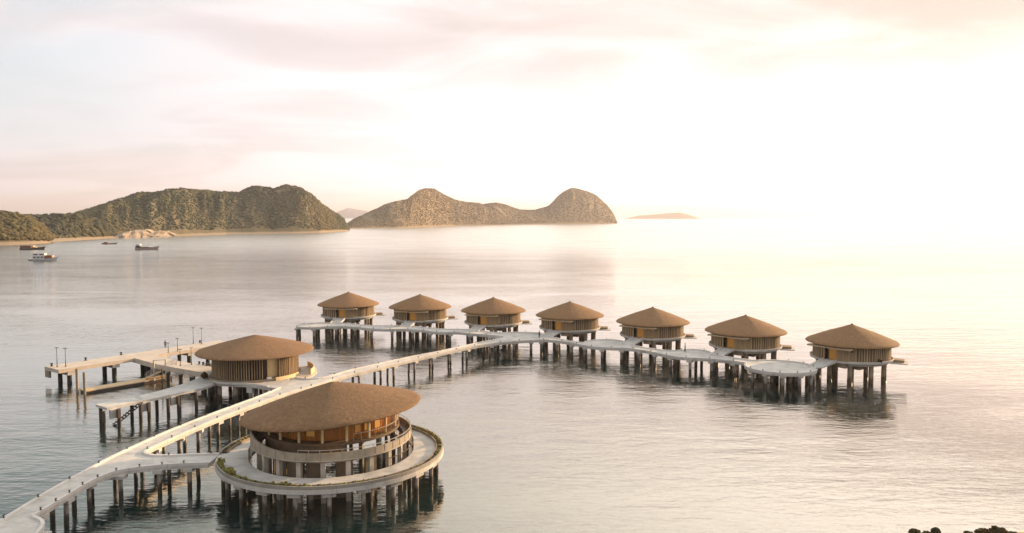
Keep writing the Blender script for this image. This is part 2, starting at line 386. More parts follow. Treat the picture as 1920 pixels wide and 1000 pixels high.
# ------------------------------------------------------------------ hills and islands
def fbm(x, y, z=0, o=5):
    return noise.fractal(Vector((x, y, z)), 1.0, 2.0, o)
def lerp_table(t, n):
    """t rows are resampled evenly by their index of length"""
    t = np.array(t, float); d = np.r_[0, np.cumsum(np.hypot(np.diff(t[:, 0]), np.diff(t[:, 1])))]; u = np.linspace(0, d[-1], n)
    return np.stack([np.interp(u, d, t[:, k]) for k in range(t.shape[1])], 1)
def hill(name, table, nu, nv, gully, m, seed, beach=.10, jag=0, prof_pow=.62, back=1.0):
    """table rows: shore x, y, ridge x, y, z.  returns a sampler of its surface"""
    T = lerp_table(table, nu); vs = []
    cx = np.array([-.06, 0, beach]); vv = np.r_[cx, np.linspace(beach, 1.0, nv)[1:], 1.0 + back * np.linspace(0, 1, nv // 3)[1:]]
    for i in range(nu):
        sx, sy, rx, ry, rz = T[i]
        for v in vv:
            x = sx + (rx - sx) * v; y = sy + (ry - sy) * v
            if v <= 0: z = -2.5 if v < 0 else -.15
            elif v <= beach + 1e-6: z = 2.4
            elif v <= 1:
                w = (v - beach) / (1 - beach); z = 2.4 + (rz - 2.4) * (1 - (1 - w) ** (1 / prof_pow)) if rz > 3 else 2.4
                k = math.sin(PI * min(w, 1)) ** .8
                g = fbm(i * 14.0 / nu + seed, w * .9 + seed * 2, 0, 4) ; g2 = fbm(i * 46.0 / nu + seed, w * 4, 3, 4)
                z += k * rz * (gully * g + gully * .35 * g2); z = max(z, 1.5)
                y += 0
                if jag: z += w * jag * fbm(i * 60.0 / nu, w * 6, 8, 3)
            else:
                w = (v - 1) / back; z = rz * (1 - w ** 1.5) - 3 * w
                if jag: z += (1 - w) * jag * fbm(i * 60.0 / nu, 6, 8, 3)
            vs.append((x, y, z))
    m_ = len(vv); fs = [(i * m_ + k, (i + 1) * m_ + k, (i + 1) * m_ + k + 1, i * m_ + k + 1) for i in range(nu - 1) for k in range(m_ - 1)]
    mb = MB(); mb.v = vs; mb.f = fs
    o = mb.build(name, m, None, False); o['kind'] = 'structure'; o.data.polygons.foreach_set('use_smooth', [True] * len(o.data.polygons))
    return np.array(vs).reshape(nu, m_, 3), vv
def ico():
    t = (1 + 5 ** .5) / 2
    v = np.array([(-1, t, 0), (1, t, 0), (-1, -t, 0), (1, -t, 0), (0, -1, t), (0, 1, t), (0, -1, -t), (0, 1, -t), (t, 0, -1), (t, 0, 1), (-t, 0, -1), (-t, 0, 1)]) / 1.9
    f = np.array([(0, 11, 5), (0, 5, 1), (0, 1, 7), (0, 7, 10), (0, 10, 11), (1, 5, 9), (5, 11, 4), (11, 10, 2), (10, 7, 6), (7, 1, 8), (3, 9, 4), (3, 4, 2), (3, 2, 6), (3, 6, 8), (3, 8, 9), (4, 9, 5), (2, 4, 11), (6, 2, 10), (8, 6, 7), (9, 8, 1)])
    return v, f
IV, IF = ico()
def clumps(name, P, size, m, squash=.75, parent=None):
    """many small ragged leafy clumps, one mesh"""
    n = len(P); s = np.asarray(size).reshape(n, 1, 1)
    jit = 1 + np.random.uniform(-.38, .38, (n, 12, 1))
    a = np.random.uniform(0, 2 * PI, n); ca, sa = np.cos(a), np.sin(a)
    V = IV[None] * jit; X = V[..., 0] * ca[:, None] - V[..., 1] * sa[:, None]; Y = V[..., 0] * sa[:, None] + V[..., 1] * ca[:, None]
    V = np.stack([X, Y, V[..., 2] * squash], -1) * s + np.asarray(P)[:, None, :]
    F = (IF[None] + (np.arange(n) * 12)[:, None, None]).reshape(-1, 3)
    me = bpy.data.meshes.new(name); me.vertices.add(n * 12); me.vertices.foreach_set('co', V.reshape(-1).astype(np.float32))
    me.loops.add(len(F) * 3); me.loops.foreach_set('vertex_index', F.reshape(-1).astype(np.int32))
    me.polygons.add(len(F)); me.polygons.foreach_set('loop_start', np.arange(0, len(F) * 3, 3, dtype=np.int32)); me.polygons.foreach_set('loop_total', np.full(len(F), 3, np.int32))
    me.materials.append(m); me.update(calc_edges=True); me.validate()
    o = bpy.data.objects.new(name, me); COL.objects.link(o); o.parent = parent; return o
def scatter(G, vv, n, v0, v1, smin, smax, lift=.3, u0=0, u1=1):
    nu, nm, _ = G.shape; P = []; S = []
    while len(P) < n:
        u = random.uniform(u0, u1) * (nu - 1.001); v = random.uniform(v0, v1); k = int(np.searchsorted(vv, v)) - 1; k = min(max(k, 0), nm - 2)
        i = int(u); fu = u - i; fv = (v - vv[k]) / max(vv[k + 1] - vv[k], 1e-6)
        p = (G[i, k] * (1 - fu) + G[i + 1, k] * fu) * (1 - fv) + (G[i, k + 1] * (1 - fu) + G[i + 1, k + 1] * fu) * fv
        if p[2] < 2.6: continue
        if fbm(p[0] * .012, p[1] * .012, 5, 3) < -.62: continue
        s = random.uniform(smin, smax) * (1 if random.random() > .12 else 1.5); P.append((p[0], p[1], p[2] + s * lift)); S.append(s)
    return np.array(P), np.array(S)

# main headland: wooded scrub ridge on the left
HEAD = [(-540, 852, -679, 1072, 16), (-546, 897, -680, 1117, 21), (-552, 938, -682, 1158, 29), (-554, 973, -679, 1193, 38), (-554, 1029, -673, 1249, 49), (-553, 1071, -666, 1291, 59), (-541, 1100, -649, 1320, 72), (-526, 1134, -628, 1354, 74), (-511, 1183, -606, 1403, 81), (-495, 1240, -583, 1460, 80), (-484, 1284, -567, 1504, 77), (-468, 1303, -547, 1523, 78), (-458, 1312, -532, 1523, 86), (-443, 1325, -509, 1522, 91), (-432, 1334, -493, 1522, 89), (-422, 1343, -479, 1522, 85), (-413, 1351, -465, 1522, 90), (-405, 1358, -454, 1522, 94), (-395, 1367, -440, 1522, 92), (-385, 1378, -426, 1524, 88), (-371, 1401, -406, 1534, 75), (-360, 1420, -391, 1542, 60), (-358, 1448, -387, 1564, 52), (-355, 1490, -380, 1598, 42), (-351, 1530, -374, 1631, 35), (-349, 1566, -369, 1660, 25), (-347, 1588, -366, 1678, 12), (-345, 1608, -365, 1698, 3)]
G1, vv1 = hill('headland', HEAD, 280, 34, .19, M['hill'], 3.1, .05, 1.0)
P, S = scatter(G1, vv1, 17000, .10, 1.12, .9, 2.2)
clumps('headland_scrub', P, S, M['scrub'], .6)['kind'] = 'stuff'
# low dark forest in the bay behind the beach
BAY = [(-640, 720, -720, 860, 20), (-560, 800, -690, 960, 27), (-548, 850, -650, 1010, 29), (-545, 900, -620, 1040, 30), (-550, 960, -600, 1050, 29), (-553, 1010, -585, 1075, 22), (-556, 1060, -575, 1095, 10)]
G2, vv2 = hill('forest_ground', BAY, 80, 20, .12, M['hill'], 8.3, .28, 1)
P, S = scatter(G2, vv2, 4600, .3, 1.15, 1.9, 3.9)
clumps('bay_forest', P, S, M['forest'])['kind'] = 'stuff'
# nearer wooded knoll at the left edge
KN = [(-640, 690, -720, 790, 36), (-585, 720, -665, 800, 38), (-545, 770, -612, 845, 37), (-530, 800, -585, 870, 34), (-525, 830, -565, 885, 28), (-527, 852, -553, 893, 17), (-530, 870, -548, 900, 6)]
G3, vv3 = hill('wooded_knoll', KN, 80, 20, .12, M['hill'], 5.7, .22, 1)
P, S = scatter(G3, vv3, 3800, .26, 1.15, 1.7, 3.6)
clumps('knoll_trees', P, S, M['wood'])['kind'] = 'stuff'
# pale rock outcrop at the foot of the headland
rk = MB(); nr, na = 16, 60
for j in range(nr):
    for i in range(na):
        u = i / (na - 1); w = j / (nr - 1)
        hgt = 10.5 * max(0, math.sin(PI * u)) ** .55 * (1 + .55 * fbm(u * 5, w * 2, 2, 4)) * (math.sin(PI / 2 * min(1, w * 1.3)) ** .7)
        rk.v.append((-560 + 42 * u + 4 * fbm(u * 7, w * 3, 9), 1050 + 90 * u + 30 * w - 4 * math.sin(PI * u) + 5 * fbm(u * 9, w * 4, 4), -.5 + 1.2 * w + hgt))
rk.f = [(j * na + i, j * na + i + 1, (j + 1) * na + i + 1, (j + 1) * na + i) for j in range(nr - 1) for i in range(na - 1)]
o = rk.build('rock_outcrop', M['rock']); tag(o, 'bare pale rock outcrop at the foot of the left headland', 'rock')

# middle islands
ISL = [(-413, 1893, -442, 2023, 11), (-397, 1911, -424, 2041, 24), (-366, 1943, -391, 2073, 42), (-346, 1965, -369, 2095, 55), (-326, 1986, -347, 2116, 67), (-304, 2009, -324, 2139, 74), (-281, 2055, -298, 2185, 81), (-271, 2104, -288, 2234, 97), (-261, 2156, -277, 2286, 111), (-250, 2216, -264, 2346, 118), (-233, 2301, -247, 2431, 119), (-217, 2387, -229, 2517, 105), (-193, 2507, -203, 2637, 91), (-161, 2547, -170, 2677, 83), (-136, 2578, -143, 2708, 81), (-109, 2612, -115, 2742, 80), (-100, 2624, -105, 2754, 73), (-89, 2637, -94, 2767, 64), (-47, 2689, -50, 2819, 48), (-10, 2736, -10, 2866, 20)]
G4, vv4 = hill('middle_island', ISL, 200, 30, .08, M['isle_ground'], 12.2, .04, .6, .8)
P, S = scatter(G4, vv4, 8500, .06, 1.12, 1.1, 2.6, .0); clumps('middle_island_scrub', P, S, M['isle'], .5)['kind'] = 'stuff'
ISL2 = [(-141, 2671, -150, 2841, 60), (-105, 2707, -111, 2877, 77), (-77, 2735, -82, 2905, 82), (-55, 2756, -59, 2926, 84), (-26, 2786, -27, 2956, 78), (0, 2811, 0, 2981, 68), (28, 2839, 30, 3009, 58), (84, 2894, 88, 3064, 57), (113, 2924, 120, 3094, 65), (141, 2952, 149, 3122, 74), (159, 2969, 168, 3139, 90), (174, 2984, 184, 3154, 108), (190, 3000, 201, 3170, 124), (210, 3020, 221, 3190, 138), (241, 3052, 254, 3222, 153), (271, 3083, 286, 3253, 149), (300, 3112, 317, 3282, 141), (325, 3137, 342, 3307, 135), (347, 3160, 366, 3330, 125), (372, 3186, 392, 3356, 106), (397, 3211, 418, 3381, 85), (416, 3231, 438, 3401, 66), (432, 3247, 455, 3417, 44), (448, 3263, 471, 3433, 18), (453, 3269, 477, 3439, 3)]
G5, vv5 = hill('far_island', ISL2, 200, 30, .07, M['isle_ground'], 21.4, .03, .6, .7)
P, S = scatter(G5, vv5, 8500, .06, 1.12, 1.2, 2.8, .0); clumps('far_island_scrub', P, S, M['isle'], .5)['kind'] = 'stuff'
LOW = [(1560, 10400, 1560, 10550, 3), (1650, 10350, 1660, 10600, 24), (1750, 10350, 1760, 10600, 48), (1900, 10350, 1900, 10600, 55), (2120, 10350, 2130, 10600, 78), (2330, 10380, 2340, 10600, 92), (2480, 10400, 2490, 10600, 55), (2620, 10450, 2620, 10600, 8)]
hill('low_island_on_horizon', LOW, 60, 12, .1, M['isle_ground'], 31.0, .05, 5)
MT = [(-3700, 14200, -3700, 15000, 10), (-3450, 14200, -3450, 15000, 120), (-3200, 14200, -3220, 15000, 205), (-3050, 14200, -3050, 15000, 170), (-2900, 14200, -2900, 15000, 150), (-2600, 14200, -2600, 15000, 60), (-2300, 14200, -2300, 15000, 5)]
hill('distant_mountain', MT, 60, 12, .1, M['far'], 41.0, .05, 12)

# ------------------------------------------------------------------ walkways
DZ, TH = 3.0, .45
def kerb(parent, pts, left=True, z=DZ, w=.26, h=.20, m='kerb'):
    """raised edge along a line; left: the deck lies on the left of the line"""
    s = 1 if left else -1; x0, x1 = (-.03, w) if left else (-w, .03)
    return MB().sweep(pts, x0, x1, z - .12, z + h).build('kerb', M[m], parent)
def bent(parent, a, b, mid=0, r=.23, z=DZ - TH, m='pile', over=.25, capw=.95, capd=.36, inset=.55):
    """one row of piles under a cap beam between the deck edges a and b"""
    a = Vector(a); b = Vector(b); d = (b - a).normalized(); L = (b - a).length
    p0, p1 = a + d * inset, b - d * inset
    ca, cb = a - d * (over - .25), b + d * (over - .25)
    MB().beam((ca.x, ca.y, z - capd / 2 + .002), (cb.x, cb.y, z - capd / 2 + .002), capw, capd).build('pile_cap', M['cap'], parent)
    for k in range(mid + 2):
        p = p0 + (p1 - p0) * (k / (mid + 1)); lean = Vector((random.gauss(0, .05), random.gauss(0, .05)))
        rr = r * random.uniform(.93, 1.08)
        MB().cyl((p.x + lean.x, p.y + lean.y, -1.6), (p.x, p.y, z - capd + .03), rr * 1.04, rr, 12).build('pile', M[m], parent, True)
LIGHTS = []
_T = 'zeroth first second third fourth fifth sixth seventh eighth ninth tenth eleventh twelfth thirteenth fourteenth fifteenth sixteenth seventeenth eighteenth nineteenth'.split()
def ordinal(n):
    if n < 20: return _T[n]
    t = ('twentieth', 'thirtieth', 'fortieth', 'fiftieth', 'sixtieth', 'seventieth', 'eightieth')[n // 10 - 2]
    return t if n % 10 == 0 else ('twenty', 'thirty', 'forty', 'fifty', 'sixty', 'seventy', 'eighty')[n // 10 - 2] + '-' + _T[n % 10]
def lights(line, group, label, step=5, start=2, off=.13, left=True):
    L = length(line); d = start; k = 0
    while d < L - .5:
        k += 1
        p, t = along(line, d); n = Vector((-t.y, t.x)) * (1 if left else -1); LIGHTS.append((p.x + n.x * off, p.y + n.y * off, math.atan2(t.y, t.x), group, ordinal(k) + ' small dark light ' + label)); d += step

# A: the causeway from the near left, with the bridge to the big pavilion
A_L = crom([(-48.5, 42), (-46.6, 54), (-45.8, 62), (-45.5, 66), (-45.6, 72.6), (-45.4, 78), (-45.1, 83), (-44.4, 88), (-43.5, 93), (-42.3, 98), (-40.9, 103), (-39.3, 108.1), (-37.8, 113.2), (-36.7, 118)])
A_R1 = crom([(-43.1, 66.6), (-43.0, 70.1), (-42.95, 74.6), (-42.5, 77.2), (-41.7, 78.8), (-40.3, 79.7), (-38.4, 80.4), (-36.7, 80.85), (-34.9, 81.1), (-33.3, 81.3)], .7)
A_NOSE = crom([(-33.3, 84.7), (-35.3, 84.5), (-37.2, 84.25), (-38.9, 84.0), (-40.6, 84.1), (-41.7, 84.7), (-42.1, 85.6), (-41.9, 87.6), (-41.4, 90.1), (-40.4, 95), (-39.1, 100.2), (-37.6, 105.1), (-36.2, 109.4), (-34.2, 114.2), (-32.2, 118)], .7)
A_BL = crom([(-41.2, 42), (-40.4, 52), (-40.1, 60), (-40.4, 63.0), (-41.2, 65.1), (-42.2, 66.1), (-43.1, 66.6)], .5)
cw = empty('concrete_causeway', (-44, 80, 0), 'long pale concrete causeway sweeping in from the bottom left corner', 'walkway')
MB().prism(A_L + A_NOSE[::-1] + A_R1[::-1][:-1] + A_BL[::-1], DZ - TH, DZ).build('deck', M['deck'], cw)
kerb(cw, A_L, False); kerb(cw, A_R1, True); kerb(cw, A_NOSE, True)
kerb(cw, A_BL[3:], True)
for d in np.arange(60, 118, 4.05):
    a = min(A_L, key=lambda q: abs(q[1] - d))
    if d < 77: b = (-43.0, d + .1) if d > 65 else (-40.3, d + .1)
    elif d < 86: continue
    else: b = min([q for q in A_NOSE if q[1] > 86], key=lambda q: abs(q[1] - d))
    bent(cw, a, b, 0, over=.3)
for a, b in (((-45.4, 79.2), (-41.2, 79.0)), ((-45.1, 83.2), (-41.9, 83.8)), ((-38.6, 84.1), (-38.4, 80.3)), ((-35.6, 84.5), (-35.4, 81.0))): bent(cw, a, b, 0, over=.3)
lights(A_L, 'causeway left kerb lights', 'from the near end along the outer causeway kerb', 5.05, 4, .13, False)
lights(A_R1, 'bridge front kerb lights', 'along the near kerb turning from causeway to pavilion', 2.2, 1.2)
lights(A_NOSE, 'causeway right kerb lights', 'from the pavilion along the inner causeway kerb', 4.6, .9)

# B: the diagonal walkway from the middle pavilion to the villas
B_F0 = crom([(-36.7, 118), (-37.1, 120.8), (-37.0, 124.0)], .8)
B_F = crom([(-36.2, 125.6), (-34.5, 124.5), (-32.4, 124.9), (-30.4, 127.8), (-28.4, 131.9), (-25.4, 136.2), (-22.2, 140.9), (-18.8, 145.4), (-15, 149.9), (-10.2, 156.6), (-6.6, 161.6), (-3.9, 164.9)])
B_N = crom([(-32.2, 118), (-30.3, 122.5), (-28, 127.5), (-25, 131.9), (-22, 136.7), (-18.7, 141.7), (-15.2, 146.6), (-11.4, 151.8), (-7.6, 156.6), (-3.5, 160.4)])
dw = empty('concrete_walkway', (-22, 139, 0), 'straight concrete walkway running from the middle pavilion up to the row of villas', 'walkway')
MB().prism(B_F0[:-1] + B_F + B_N[::-1], DZ - TH, DZ).build('deck', M['deck'], dw)
kerb(dw, B_F, False); kerb(dw, B_N, True)
for y in (121.6, 125.9, 130, 134.3, 138, 142.2, 146.6, 151, 155.2, 159.4):
    b = min(B_N, key=lambda q: abs(q[1] - y)); far = B_F if y > 124 else B_F0
    a = min(far, key=lambda q: (q[0] - b[0] + 2.3) ** 2 + (q[1] - b[1] - 1.6) ** 2) if y > 128 else min(far, key=lambda q: abs(q[1] - y))
    bent(dw, a, b, 1 if y < 128 else 0, over=.35, r=.22)
lights(B_F, 'far kerb lights of the straight walkway', 'from the pavilion, straight walkway far kerb', 5.6, 2.2, .13, False)
lights(B_N, 'near kerb lights of the straight walkway', 'from the pavilion, straight walkway near kerb', 5.6, 1.0)

# E: the left branch, scalloped, in front of the three left villas
E_F = crom([(-53.5, 186.6), (-52.8, 188.9), (-50.5, 190.7), (-47.5, 191.6), (-44.6, 191.2), (-41, 189.9), (-37.5, 187.8), (-34, 186.2), (-30.5, 186.2), (-27, 186.3), (-24, 184.8), (-20.5, 182.6), (-16.5, 180.6), (-13, 180.2), (-10, 180.0), (-7.5, 178.4), (-5.2, 175.8), (-3.0, 174.7), (1.5, 175.6), (6, 174.8)])
E_N = crom([(-53.5, 186.6), (-53.0, 184.6), (-51.6, 183.5), (-48.6, 182.9), (-45.2, 184.2), (-42.4, 184.8), (-38.5, 183.7), (-36, 182.2), (-33.3, 180.6), (-29.8, 179.8), (-26.9, 180.3), (-21.8, 178.6), (-19, 176.4), (-16.4, 175.0), (-12.5, 175.3), (-10.1, 173.6), (-6, 171.5), (-1.9, 169.2)])
E_C = crom([(-3.5, 160.4), (1.7, 162.9), (5.0, 164.0)])
lw_ = empty('villa_walkway', (-24, 180, 0), 'scalloped concrete walkway in front of the three left villas, round at its left tip', 'walkway')
MB().prism(E_F + [q for q in E_C[::-1]] + [(-3.9, 164.9)] + E_N[::-1][:-1], DZ - TH, DZ).build('deck', M['deck'], lw_)
kerb(lw_, E_F, False); kerb(lw_, E_N, True); kerb(lw_, E_C, True)
def stations(F, N, n, parent, mid=1, r=.28, skip=()):
    LF, LN = length(F), length(N)
    for i in range(n):
        if i in skip: continue
        u = (i + .35) / n; a, _ = along(F, LF * u); b, _ = along(N, LN * u); bent(parent, a, b, mid, r, over=.3, inset=.7)
stations(E_F[:-9], E_N, 11, lw_)
for a, b in (((-3.2, 174.2), (-3.6, 161.2)), ((.6, 175.0), (.4, 162.8)), ((4.4, 174.6), (4.2, 164.0))): bent(lw_, a, b, 2, .28, over=.3, inset=.8)
lights(E_F, 'far kerb lights by the left villas', 'from the left tip on the far kerb by the left villas', 6.1, 3, .13, False)
lights(E_N, 'near kerb lights by the left villas', 'from the left tip on the near kerb by the left villas', 4.3, 2)
lights(E_C, 'kerb lights at the meeting of the walkways', 'from the left on the kerb where the walkways meet', 4.5, 1.2)

# F: the right branch, ending in the round platform
pc, pr_ = Vector((48.3, 134.9)), 6.2
arc = [(pc.x + pr_ * math.cos(R(t)), pc.y + pr_ * math.sin(R(t))) for t in np.arange(112, -214, -6)]
F_F = crom([(6, 174.8), (8, 170.6), (10.3, 166.4), (13, 162.8), (15.2, 160.9), (16.2, 163.0), (19, 164.7), (22.6, 164.5), (24.6, 161.5), (26, 156.8), (28, 154), (31, 151.6), (33, 151.2), (35, 152.2), (37.5, 152.4), (39.4, 150.4), (39.8, 147), (41.8, 144), (44.4, 141.6), arc[0]])
F_N = crom([(5, 164.0), (7.5, 164.5), (11.4, 162.0), (13.5, 159.4), (15.6, 156.6), (17.8, 154.9), (21, 154.2), (23.8, 153.6), (26, 151.9), (28.3, 149), (30.1, 146.1), (32, 144), (34.2, 143), (36.6, 142.5), (39.8, 140.8), (41.8, 139.6), arc[-1]])
rw_ = empty('platform_walkway', (28, 152, 0), 'zigzag concrete walkway in front of the right villas, ending in a round platform', 'walkway')
MB().prism(F_F + arc[1:-1] + F_N[::-1], DZ - TH, DZ).build('deck', M['deck'], rw_)
kerb(rw_, F_F, False); kerb(rw_, F_N, True); kerb(rw_, arc, False)
stations(F_F[1:], F_N, 12, rw_)
for t in (-165, -135, -105, -75, -45, -15, 15, 45, 80):
    a = (pc.x + 6.1 * math.cos(R(t)), pc.y + 6.1 * math.sin(R(t))); b = (pc.x + 2.6 * math.cos(R(t)), pc.y + 2.6 * math.sin(R(t))); bent(rw_, a, b, 0, .31, over=.2, inset=.5)
lights(F_F, 'far kerb lights by the right villas', 'from the left on the far kerb before the right villas', 5.3, 3, .13, False)
lights(F_N, 'near kerb lights by the right villas', 'from the left on the near kerb before the right villas', 4.4, 2)
lights(arc, 'platform kerb lights', 'round the rim of the end platform, counted from its back', 3.0, 6, .13, False)

# ------------------------------------------------------------------ jetties on the left
fp = empty('ferry_pier', (-72, 148, 0), 'broad sand coloured pier on dark piles behind the floating pontoon', 'pier')
d1 = Vector((.575, .818)); nA = Vector((-80.1, 132.3)); fA = Vector((-84.5, 135.4)); Lp = 35.5
poly = [tuple(nA), tuple(nA + d1 * Lp), tuple(fA + d1 * Lp), tuple(fA)]
MB().prism(poly, 2.35, 3.0).build('deck', M['pier_deck'], fp)
for s in (2.2, 10.2, 18.3, 25.5, 32): bent(fp, fA + d1 * s, nA + d1 * s, 0, .40, 2.35, 'old_pile', over=.15, capw=1.3, capd=.65, inset=.9)
for s in (17.0, 19.6): bent(fp, fA + d1 * s + Vector((.9, -.6)), nA + d1 * s + Vector((1.3, -.9)), 1, .36, 2.348, 'old_pile', over=.1, capw=.9, capd=.6, inset=.8)
fn = MB(); c0 = fA + (nA - fA) * .17 + d1 * .16
fn.box((c0.x, c0.y, 1.95), (1.7, .3, 1.7), math.atan2(nA.y - fA.y, nA.x - fA.x)); fn.build('fender_board', M['stucco'], fp)
lt = fA + d1 * 19.5; lt = MB().beam((lt.x + .8, lt.y, .55), (nA.x + 18.5 * d1.x + .4, nA.y + 18.5 * d1.y, .55), 3.4, .5).build('fender_beam', M['old_pile'], fp)
br = empty('branch_walkway', (-61, 137, 0), 'narrow grey sided branch walkway joining the ferry pier to the middle pavilion', 'walkway')
BRN = [(-73.1, 144.2), (-65.4, 137.6), (-60, 134.0), (-50.6, 128.1)]; BRF = [(-70.7, 147.6), (-63.4, 141.2), (-58.2, 137.6), (-50.6, 132.9)]
MB().prism(BRN + BRF[::-1], 2.1, 3.008).build('deck', M['pier_deck'], br)
for u in (.30, .48, .62, .75, .87):
    a, _ = along(BRF, length(BRF) * u); b, _ = along(BRN, length(BRN) * u); bent(br, a, b, 0, .33, 2.1, 'old_pile', over=.05, capw=.8, capd=.35, inset=.6)
po = empty('floating_pontoon', (-69, 133, 0), 'low sandy floating pontoon lying in front of the ferry pier', 'pontoon')
dp = Vector((8.8, 11.2)).normalized(); np_ = Vector((dp.y, -dp.x)); P0 = Vector((-74.2, 128.3))
pp = [P0, P0 + np_ * 2.7, P0 + np_ * 2.7 + dp * 15, P0 + dp * 15]
MB().prism([tuple(q) for q in pp], .38, .52).build('deck', M['pontoon'], po)
MB().prism([tuple(q + (pp[(i + 2) % 4] - q).normalized() * .12) for i, q in enumerate(pp)], -.4, .378).build('float', M['hull_dark'], po)
for i, (x, y, lab) in enumerate(((-74.35, 127.9, 'pale mooring pile standing at the outer left corner of the pontoon'), (-72.0, 125.95, 'pale mooring pile standing at the near corner of the pontoon'))):
    o = MB().cyl((x, y, -1.6), (x, y, 4.1 if i == 0 else 3.9), .22, .22, 12).build('mooring_pile', M['stucco'], None, True); tag(o, lab, 'pile', 'mooring piles at the pontoon end')
o = MB().cyl((-60.6, 129.6, -1.5), (-60.6, 129.6, 3.7), .09, .09, 8).build('mooring_pole', M['black']); tag(o, 'thin dark pole standing in the water between the pontoon and the stair jetty', 'pole')
gw = empty('gangway', (-64, 137, .5), 'sloping gangway with rails leading down from the branch walkway to the pontoon', 'gangway')
g0, g1 = Vector((-61.6, 137.9, 3.05)), Vector((-66.6, 136.1, .66))
MB().beam(g0, g1, 1.7, .16).build('ramp', M['pontoon'], gw)
dn = (g1 - g0).normalized(); sd = Vector((-dn.y, dn.x, 0)).normalized()
for s in (-.82, .82):
    r = MB()
    for hgt in (.45, .95): r.cyl(g0 + sd * s + Vector((0, 0, hgt)), g1 + sd * s + Vector((0, 0, hgt)), .035, n=6)
    for k in range(7): q = g0.lerp(g1, k / 6) + sd * s; r.cyl(q, q + Vector((0, 0, .97)), .03, n=6)
    r.build('railing', M['rail'], gw)
fr = MB(); q0 = g0.lerp(g1, .35) + sd * 1.0; q1 = g0.lerp(g1, .72) + sd * 1.0
for q in (q0, q1): fr.box((q.x, q.y, 2.2), (.22, .22, 3.8))
fr.beam((q0.x, q0.y, 4.05), (q1.x, q1.y, 4.05), .14, .10); fr.build('portal_frame', M['rail'], gw)

sj = empty('stair_jetty', (-55, 113, 0), 'pale jetty with hanging stairs, left of the causeway', 'jetty')
JN = crom([(-57.3, 105.6), (-55.2, 108.6), (-53.2, 111.4), (-51, 114.9), (-49.2, 117.4), (-48.2, 121.0)], .8); JF = crom([(-60.0, 107.6), (-57.9, 110.7), (-55.9, 114), (-54.2, 118), (-53.3, 121), (-52.4, 127)], .8)
MB().prism(JN + JF[::-1], 2.65, 3.012).build('deck', M['deck'], sj)
for x, y, blk in ((-57.6, 105.2, 0), (-56.1, 106.5, 1), (-54.3, 109.1, 0), (-53.6, 110.2, 1), (-51.9, 112.7, 0), (-51.0, 114.2, 1), (-49.3, 116.6, 0), (-59.3, 107.6, 0), (-56.8, 111.5, 0), (-54.8, 115.2, 0), (-53, 119, 0)):
    MB().cyl((x, y, -1.6), (x, y, 2.66), .25, .25, 12).build('pile', M['old_pile'], sj, True)
    if blk:
        MB().box((x - .62, y - .22, 2.02), (1.1, .5, 1.25), R(56)).build('fender_block', M['cap'], sj); MB().box((x + .12, y - .32, 2.05), (.42, .42, 1.3), R(56)).build('fender_post', M['old_pile'], sj)
st = MB(); s0, s1 = Vector((-54.5, 109.7, 2.8)), Vector((-57.3, 107.4, .15))
for k in range(11):
    q = s0.lerp(s1, k / 10); st.box((q.x, q.y, q.z), (1.25, .30, .07), R(-50))
dd = (s1 - s0); sdd = Vector((-dd.y, dd.x, 0)).normalized()
for s in (-.6, .6): st.beam(s0 + sdd * s - Vector((0, 0, .1)), s1 + sdd * s - Vector((0, 0, .1)), .08, .16)
st.build('stairs', M['black'], sj)

# ------------------------------------------------------------------ roofs and round buildings
def roof_mesh(R0, ze, za, mname, parent, tilt=(0, 0), n=96, bulge=.10, name='roof', apex=(0, 0)):
    """lens shaped thatched cone: eave radius R0 at ze, apex at za; local coordinates"""
    prof = [(0.0, za)]
    for u in (.04, .1, .2, .3, .4, .5, .6, .7, .8, .88, .94, .975):
        prof.append((R0 * u, za + (ze + .22 - za) * (u * (1 - bulge) + bulge * u ** 4) ** (1.06)))
    prof += [(R0 * .996, ze + .15), (R0, ze + .07), (R0 * .994, ze + .0), (R0 * .975, ze - .03), (R0 * .80, ze + .22), (R0 * .4, ze + .5), (0.0, ze + .6)]
    mb = MB().lathe(prof, n)
    mb.v = [(x + apex[0] * max(0, 1 - math.hypot(x, y) / R0) * (z > ze), y + apex[1] * max(0, 1 - math.hypot(x, y) / R0) * (z > ze), z + tilt[0] * x + tilt[1] * y + .035 * fbm(x * .9, y * .9, z, 3)) for x, y, z in mb.v]
    o = mb.build(name, M[mname], None, True); o.parent = parent; return o
def fin_wall(mb_fin, mb_back, Rw, z0, z1, a0, a1, pitch=.36, depth=.16, w=.13, wob=.4):
    mb_back.lathe([(Rw - .12, z0), (Rw, z0), (Rw, z1), (Rw - .12, z1)], max(6, int((a1 - a0) / R(4))), a0=a0, a1=a1, close=True)
    n = int((a1 - a0) * Rw / pitch)
    for i in range(n + 1):
        t = a0 + (a1 - a0) * (i + random.uniform(-.12, .12) * wob) / n; r = Rw + depth / 2
        mb_fin.box((r * math.cos(t), r * math.sin(t), (z0 + z1) / 2), (depth, w * random.uniform(.85, 1.5), z1 - z0 - .02), t)

